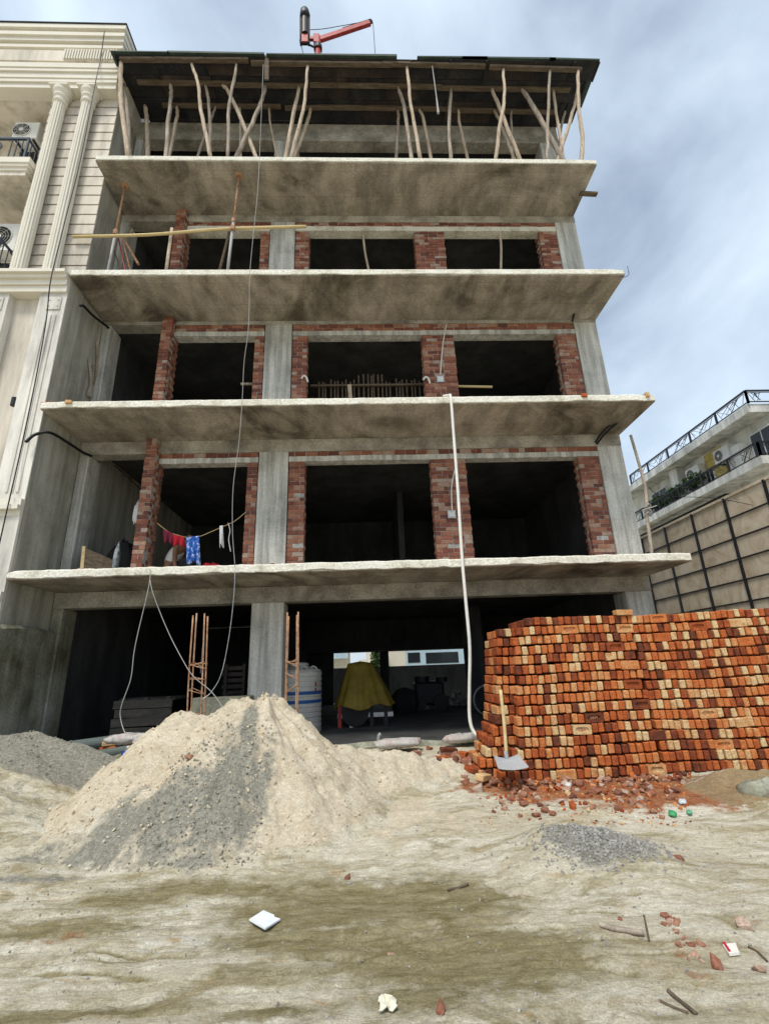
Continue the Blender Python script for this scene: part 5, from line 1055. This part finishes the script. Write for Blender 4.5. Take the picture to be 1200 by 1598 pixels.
# ============================================================ second floor
p0, p1 = py(484, 602, 9.7), py(662, 600, 9.7); RK = thing('stake_rack', 'rack of upright wooden stakes inside the second floor middle window', 'rack', ((p0.x+p1.x)/2, 9.7, LV[1]))
MB().beam((p0.x, 9.7, p0.z), (p1.x, 9.7, p0.z), .05, .045).build('rail', M['wooddark'], RK); MB().beam((p0.x+.8, 9.8, p0.z+.07), (p1.x, 9.8, p0.z+.07), .04, .03).build('rail', M['wooddark'], RK)
for k in range(26):
    x = p0.x+.18+(p1.x-p0.x-.2)*k/26+rr.uniform(-.03, .03); h = rr.uniform(.10, .20)+(.14 if 9 < k < 17 else 0)
    MB().tube([(x, 9.76, LV[1]), (x+rr.uniform(-.02, .02), 9.76, p0.z+h)], .02, 6).build('stake', M['wooddark'], RK)
pp = py(548, 605, 9.6); MB().beam((pp.x+.03, 9.62, LV[1]), (pp.x-.04, 9.64, p0.z-.02), .09, .03, (0, 1, 0)).build('support', M['wood'], RK)
MB().tube([py(712, 602.5, 9.35), py(768, 603.5, 9.35)], .028, 8).build('wooden_pole', M['bamboo'], label='short wooden pole lying across the second floor right window', cat='pole')
MB().tube([py(376, 599, 9.3), py(396, 599, 9.3)], .03, 8).build('wooden_pole', M['wood2'], label='short pole end showing at the second floor left window', cat='pole')
for (x, y, Y0, lab) in [(474, 590, W-.03, 'white plastic scrap stuck in the second floor pier right of the middle column'), (664, 592, W-.03, 'white plastic scrap stuck in the second floor middle pier')]:
    p = py(x, y, Y0); MB().tube(curve([p+V(-.05, .02, 0), p+V(0, -.02, .05), p+V(.06, -.03, .0), p+V(.09, 0, -.10)], 3), .022, 6).build('plastic_scrap', M['white'], label=lab, cat='scrap')
for k, (x, y, x2, y2) in enumerate([(139, 560, 141, 620), (146, 570, 137, 618), (152, 530, 147, 612)]):
    MB().tube(curve([pX(x, y, XE+.03), pX((x+x2)/2+2, (y+y2)/2, XE+.05), pX(x2, y2, XE+.06)], 4), .028, 6).build('leaning_branch', M['wood2'], label='%s grey branch leaning on the side wall above the second slab' % ('thickest', 'crossing', 'longest')[k], cat='branch')
# ============================================================ third floor scaffold poles
YS = 8.25
def pole(a, b, r_, m, lab, nm='scaffold_pole', Y0=YS, Y1=None, mids=()):
    A = py(*a, Y0); Bq = py(*b, Y1 or Y0); return MB().tube(curve([A]+[py(*q, Y0) for q in mids]+[Bq], 5), r_, 9).build(nm, M[m], smooth=True, label=lab, cat='pole')
pole((114, 369), (478, 353), .034, 'bamboo', 'long horizontal bamboo pole tied across the third floor', mids=((230, 366), (350, 357)), Y0=8.1)
Zs = LV[3]-TH
for (t, b, lab) in [((195, 290), (170, 416), 'steel jack prop with rusty clamps at the left end of the third floor'), ((373, 273), (356, 416), 'steel jack prop crossing the bamboo pole in the middle of the third floor')]:
    T = pz(*t, Zs); Bq = py(*b, T.y+.02); k = (LV[2]+.005-T.z)/(Bq.z-T.z); Bq = T+(Bq-T)*k; t_ = thing('jack_prop', lab, 'prop', Bq, 'steel jack props of the third floor')
    mid = T+(Bq-T)*.45; MB().tube([Bq, mid], .032, 10).build('outer_tube', M['wire'], t_, smooth=True); MB().tube([mid, T], .022, 10).build('inner_tube', M['rust'], t_, smooth=True); MB().tube([mid-V(0, 0, .03), mid+V(0, 0, .06)], .045, 8).build('collar', M['rust'], t_)
    cl_ = py(b[0]+(t[0]-b[0])*.42, b[1]+(t[1]-b[1])*.42, mid.y-.02); MB().tube([cl_-V(0, 0, .05), cl_+V(0, 0, .05)], .055, 8).build('clamp', M['rust'], t_)
    MB().box(T.x-.08, T.x+.08, T.y-.08, T.y+.08, Zs-.012, Zs-.001).build('head_plate', M['rust'], t_); MB().box(Bq.x-.08, Bq.x+.08, Bq.y-.08, Bq.y+.08, LV[2]+.003, LV[2]+.012).build('foot_plate', M['rust'], t_)
pole((268.5, 356), (259, 425), .035, 'wood', 'short peeled post left of the freestanding third floor pier', 'wooden_post', 8.2)
pole((358, 362), (342, 425), .032, 'wooddark', 'dark post leaning beside the steel jack prop', 'wooden_post', 8.6)
pole((566, 362), (576, 424), .028, 'wood', 'crooked thin post in the third floor middle window', 'wooden_post', W+.1, mids=((570, 395),))
pole((780, 364), (781.5, 424), .03, 'wood', 'crooked thin post in the third floor right window', 'wooden_post', W+.1, mids=((782, 385),))
cp = py(194, 360, 9.2)
MB().tube([cp+V(.20*math.cos(a)*(1+.06*math.sin(a*2.3)), .05*math.sin(a*.31), .14*math.sin(a)*(1+.08*math.sin(a*1.7))) for a in np.linspace(0, 44, 260)], .012, 5).build('wire_coil', M['wood'], label='coil of pale pipe hanging in the third floor left bay', cat='coil')
for k, (x, y, x2, y2, m, lab) in enumerate([(185, 372, 196, 418, 'red', 'red rod leaning in the third floor left bay'), (190, 368, 204, 418, 'rust', 'rusty rod leaning in the third floor left bay'), (174, 380, 190, 418, 'wooddark', 'dark stick leaning in the third floor left bay'), (193, 372, 216, 406, 'rust', 'brown pole slanting in the third floor left bay')]):
    MB().tube([py(x, y, 8.9), py(x2, y2+6, 8.75)], .016 if k < 3 else .03, 6).build('leaning_rod', M[m], label=lab, cat='rod')
p = py(213, 412, 9.0); sack((p.x, 9.0, LV[2]+.42), .17, .12, .30, .2, plain('grey cloth', (.14, .15, .17), .95), 'grey cloth bundle in the third floor left bay', 31)
# ============================================================ pole on the right end of the lowest slab
PO = thing('lashed_pole', 'crooked wooden pole with lashed ropes on the right end of the lowest slab', 'pole', (py(1012, 866, D+.45).x, D+.45, LV[0]))
MB().tube(curve([py(984, 679, D+.5), py(996, 720, D+.5), py(1007, 762, D+.48), (py(1009.5, 805, D+.46)), py(1014, 840, D+.45), V(py(1017, 868, D+.45).x, D+.45, LV[0])], 5), [.026]*10+[.032]*16, 8).build('pole', M['wood2'], PO, smooth=True)
for z in (797, 803, 790):
    c_ = py(1010.5, z, D+.46); MB().tube([c_+V(.05*math.cos(a), .05*math.sin(a), .03*math.sin(a*2+z)) for a in np.linspace(0, 6.28, 13)], .014, 5).build('lashing', M['wire'], PO)
MB().tube([py(1001, 797, D+.42), py(1025, 789, D+.42)], .01, 5).build('rope_end', M['wire'], PO)
wire('wire', 'thin wire curling off the lashed pole toward the right', [py(1012, 760, D+.5), py(1024, 770, D+.6), py(1050, 775, D+.9), py(1120, 778, D+1.2), py(1210, 796, D+1.5)], .006, 'dark')
wire('tie_wire', 'loose tie wire sticking out of the right end of the third slab', [py(960, 425, D+.1), py(972, 432, D), py(981, 428, D), py(979, 415, D)], .006, 'dark')
o = MB().beam((XR-.2, 8.3, LV[3]-.30), (XR+.22, 8.32, LV[3]-.30), .10, .05).build('timber_offcut', M['wooddark'], label='dark timber offcut sticking out under the right end of the top slab', cat='timber')
# ============================================================ rubble and litter on the ground
fr_n = 0
def gtop(x, y): return gz(x, y)
spots = []
for k in range(300):
    u = rr.random(); x = 760+u*310; y = 1212+abs(rr.gauss(0, 1))*22+rr.random()*8-(u > .8)*4
    if y > 1268: continue
    spots.append((x, y, rr.choice([.03, .035, .04, .05, .06, .08])))
small = MB(); big = 0
for (x, y, s) in spots:
    p = pz(x, y, .16); z = gz(p.x, p.y)
    if p.y > 6.15: p.y = 6.15-rr.random()*.2
    if s >= .05 and big < 130: putchip(p.x, p.y, z+s*.22, s, 'broken orange brick fragment among the rubble at the foot of the stacks', 'brick rubble at the foot of the stacks'); big += 1
    else:
        vs, fs = mesh_arr(rr.choice(CH)); e = Euler((rr.random()*6, rr.random()*6, rr.random()*6)).to_matrix(); small.add([e @ v*s+V(p.x, p.y, z+s*.15) for v in vs], fs)
for k in range(260):     # crumbs
    x = rr.uniform(745, 1080); y = rr.uniform(1215, 1275); p = pz(x, y, .16); vs, fs = mesh_arr(rr.choice(CH)); s = rr.uniform(.008, .022); small.add([v*s+V(p.x, min(p.y, 6.15), gz(p.x, min(p.y, 6.15))+.004) for v in vs], fs)
small.build('brick_rubble', M['pbrick'], label='fine brick crumbs scattered at the foot of the stacks', cat='rubble', kind='stuff', recalc=False)
for k in range(34):
    x = rr.uniform(610, 765); y = 1205-(765-x)*.17+rr.gauss(0, 7)-8; p = pz(x, y, .34); s = rr.choice([.07, .09, .12]); yy = min(p.y, 8.0)
    putchip(p.x, yy, max(gz(p.x, yy), float(SH[2][np.argmin(abs(SH[1][:, 0]-yy)), np.argmin(abs(SH[0][0]-p.x))]))+s*.2, s, 'brick fragment in the rubble between sand heap and brick stack', 'brick rubble before the plinth')
for (x, y, s, rz) in [(700, 1168, 0, .3), (722, 1172, 1, 1.2), (738, 1183, 2, -.4), (752, 1190, 3, .9), (690, 1176, 1, 2.0)]:
    p = pz(x, y, .42); o = bpy.data.objects.new('loose_brick', PS[s]); col.objects.link(o); o.location = (p.x, p.y, gz(p.x, p.y)+.06); o.rotation_euler = (.15, .1, rz); tagp(o, 'loose whole brick lying in the rubble left of the brick stack', 'brick', 'loose bricks before the plinth')
p = py(622, 1160, 7.7); sack((p.x, 7.7, .46), .34, .16, .06, .1, M['bagp'], 'flattened grey cement bag lying in front of the plinth', 41)
p = py(700, 1150, 7.9); sack((p.x+.2, 7.9, .46), .3, .12, .06, .3, M['bagp'], 'pale cement bag beside the end of the white hose', 42)
wire('pipe_end', 'short grey pipe elbow poking up before the tarpaulin', [py(591, 1160, 7.9), py(591, 1150, 7.9), py(594, 1145, 7.9)], .03, 'steel', 'pipe')
for (x, y, c_, s, lab) in [(1048, 1263, (.05, .30, .12), .05, 'crumpled green plastic scrap in the brick rubble'), (1074, 1260, (.12, .36, .22), .035, 'pale green plastic scrap at the edge of the brick rubble'), (888, 1235, (.6, .58, .55), .05, 'pale plastic scrap among the brick fragments'), (1065, 1250, (.5, .53, .55), .05, 'grey plastic bag scrap in the brick rubble')]:
    p = pz(x, y, .15); t = sack((p.x, p.y, gz(p.x, p.y)+.02), s, s*.7, s*.45, 1, plain(lab[:18], c_, .4), lab, int(x)); t.name = 'plastic_scrap'; t['category'] = 'scrap'
# white tile, paper, carton, sticks, stones
def flat(pts, th, m, nm, lab, cat, lift=.006):
    P = [pz(x, y, 0) for x, y in pts]; zz = max(gz(p.x, p.y) for p in P)+.022; P = [pz(x, y, zz) for x, y in pts]
    return MB().prism([(p.x, p.y) for p in P], 'z', zz-.02, zz-.020+th).build(nm, m, label=lab, cat=cat)
flat([(389, 1432), (411, 1418), (428, 1425), (428, 1428), (438, 1431), (414, 1446)], .009, plain('white glazed tile', (.72, .76, .80), .3), 'broken_tile', 'broken white tile lying on the sand', 'tile')
CP = flat([(1127, 1471), (1147, 1469), (1153, 1484), (1137, 1486)], .012, M['white'], 'carton', 'small flattened white and red carton on the ground at right', 'carton')
P = [pz(x, y, OFF[CP.name].z+.0125) for x, y in [(1127, 1471), (1131, 1470.6), (1141, 1485.6), (1137, 1486)]]
MB().prism([(p.x, p.y) for p in P], 'z', P[0].z-.008, P[0].z+.0015).build('red_flap', M['cl2'], CP)
p = pz(605, 1573, .0); pv = []; rq = random.Random(4)
for i in range(6):
    for j in range(6): pv.append((p.x+(j-2.5)*.016+rq.uniform(-.006, .006), p.y+(i-2.5)*.02+rq.uniform(-.007, .007), gz(p.x, p.y)+.012+rq.uniform(-.006, .022)))
pv += [(v[0], v[1], v[2]-.003) for v in pv]
pf = [(i*6+j, i*6+j+1, i*6+j+7, i*6+j+6) for i in range(5) for j in range(5)]; pf += [tuple(36+k for k in reversed(f)) for f in pf]
MB().add(pv, pf).build('crumpled_paper', plain('crumpled paper', (.66, .64, .52), .9), label='crumpled pale paper at the bottom edge', cat='paper', recalc=False)
def gpt(x, y, dz=0): p = pz(x, y, .0); p.z = gz(p.x, p.y)+dz; return p
def stick(pts, r_, lab, m='wooddark', nm='twig'): return MB().tube(curve([gpt(x, y, r_*.8) for x, y in pts], 5), r_, 6).build(nm, M[m], smooth=True, label=lab, cat='twig')
stick([(1042, 1547), (1060, 1560), (1086, 1581)], .009, 'long dark twig near the bottom right corner')
stick([(1030, 1562), (1050, 1570), (1073, 1578)], .006, 'thin twig crossing beside the long dark twig near the bottom right')
stick([(1167, 1477), (1180, 1482), (1196, 1495)], .006, 'curved thin twig at the right edge')
stick([(937, 1452), (960, 1458), (1005, 1461)], .015, 'flat splinter of wood on the sand right of the middle', 'wood2')
stick([(699, 1394), (715, 1389), (731, 1384)], .009, 'small brown twig on the sand in the middle')
stick([(1005, 1430), (1010, 1455), (1013, 1470)], .006, 'thin dry stem left of the crushed brick patch')
q_ = MB().tube([gpt(1085, 1479, .02), gpt(1095, 1483, .03)], .02, 6)
for k, (x, y, s, lab) in enumerate([(1062, 1357, .10, 'dull red brick half lying alone on the pale ground'), (770, 1249, .08, 'brick chip below the stepped stack corner'), (1160, 1447, .07, 'brown flat stone on the ground at right above the carton'), (1120, 1510, .06, 'red brick chip below the crushed brick patch'), (1185, 1515, .05, 'red brick chip at the right edge'), (542, 1374, .04, 'tiny red stone on the damp sand in the middle'), (148, 1350, .06, 'dark stone at the left of the sand heap foot'), (611, 1489, .04, 'dark pebble on the damp sand near the bottom'), (690, 1588, .05, 'brown chip at the bottom edge beside the paper'), (295, 1184, .06, 'red stone half buried in the grey streak of the sand heap'), (968, 1438, .025, 'tiny dark pebble right of the middle')]):
    p = gpt(x, y)
    if k == 9: p = py(295, 1184, 5.45)
    putchip(p.x, p.y, p.z+s*.18, s, lab, None, 'brick_chip' if 'brick' in lab else 'stone', 'brick fragment' if 'brick' in lab else 'stone')
for k in range(34):
    t_ = rr.random(); x = 1035+60*t_+rr.gauss(0, 7); y = 1432+65*t_+rr.gauss(0, 6); s = rr.choice([.012, .018, .025, .04]); p = gpt(x, y)
    putchip(p.x, p.y, p.z+s*.1, s, 'crumb of crushed dark red brick in the patch at right', 'crushed brick patch at right')
# gravel grains on the small heap and scattered pebbles
def hs(H_, x, y):
    return float(H_[2][min(H_[1].shape[0]-1, max(0, int(np.searchsorted(H_[1][:, 0], y)))), min(H_[0].shape[1]-1, max(0, int(np.searchsorted(H_[0][0], x))))])
M['clod'] = mat('sand clod', [(.46, .385, .27), (.66, .58, .44)], scale=6, bump=.3); M['gclod'] = mat('grey sand clod', [(.17, .16, .125), (.38, .365, .31)], scale=6, bump=.3)
for nm, H_, n_, lab, mm_, bb in (('sand_clods', SH, 1500, 'tan clods and crumbs on the tall sand heap', 'clod', (-3.2, 1.6, 4.3, 6.2)), ('sand_clods', DH, 500, 'grey clods and crumbs on the dark sand heap', 'gclod', (-5.3, -3.0, 5.6, 7.1)), ('grey_clods', SH, 900, 'grey grit on the grey streak of the tall sand heap', 'gclod', (-2.0, -.95, 4.4, 5.7))):
    cm = MB()
    for k in range(n_):
        x, y = rr.uniform(bb[0], bb[1]), rr.uniform(bb[2], bb[3]); z = hs(H_, x, y)
        if z < gz(x, y)+.01: continue
        s = rr.choice([.005, .006, .008, .010, .013, .02])*(.75 if nm == 'grey_clods' else 1); vs, fs = ARR0[k % 9]; e_ = Euler((rr.random()*6, rr.random()*6, rr.random()*6)).to_matrix(); cm.add([e_ @ v*s*1.4+V(x, y, z+s*.2) for v in vs], fs)
    cm.build(nm, M[mm_], label=lab, cat='sand', kind='stuff', recalc=False)
gr = MB(); cg = gp(918, 1325, .1)
for k in range(2600):
    if k < 1500: x, y = cg[0]+.1+rr.gauss(0, .24), cg[1]+rr.gauss(0, .15); zz = max(0, hs(GH, x, y)-gz(x, y))
    else: x, y = rr.uniform(-3.5, 4.5), rr.uniform(2.6, 5.8); zz = 0
    s = rr.uniform(.005, .014)
    e = Euler((rr.random()*6, rr.random()*6, 0)).to_matrix(); s *= (.8 if k < 1500 else .5)
    gr.obox((x, y, gz(x, y)+zz+s*.3), e @ V(s, 0, 0), e @ V(0, s*.8, 0), e @ V(0, 0, s*.7))
gr.build('pebbles', mat('grey pebble', [(.18, .175, .155), (.42, .40, .37)], scale=20), label='fine grey pebbles scattered over the ground', cat='gravel', kind='stuff', recalc=False)
p = py(1190, 1235, 5.45); sack((p.x, p.y, p.z), .22, .14, .10, 0, M['mossy'], 'grey stone lump on the brown soil bank at the right edge', 71).name = 'stone'
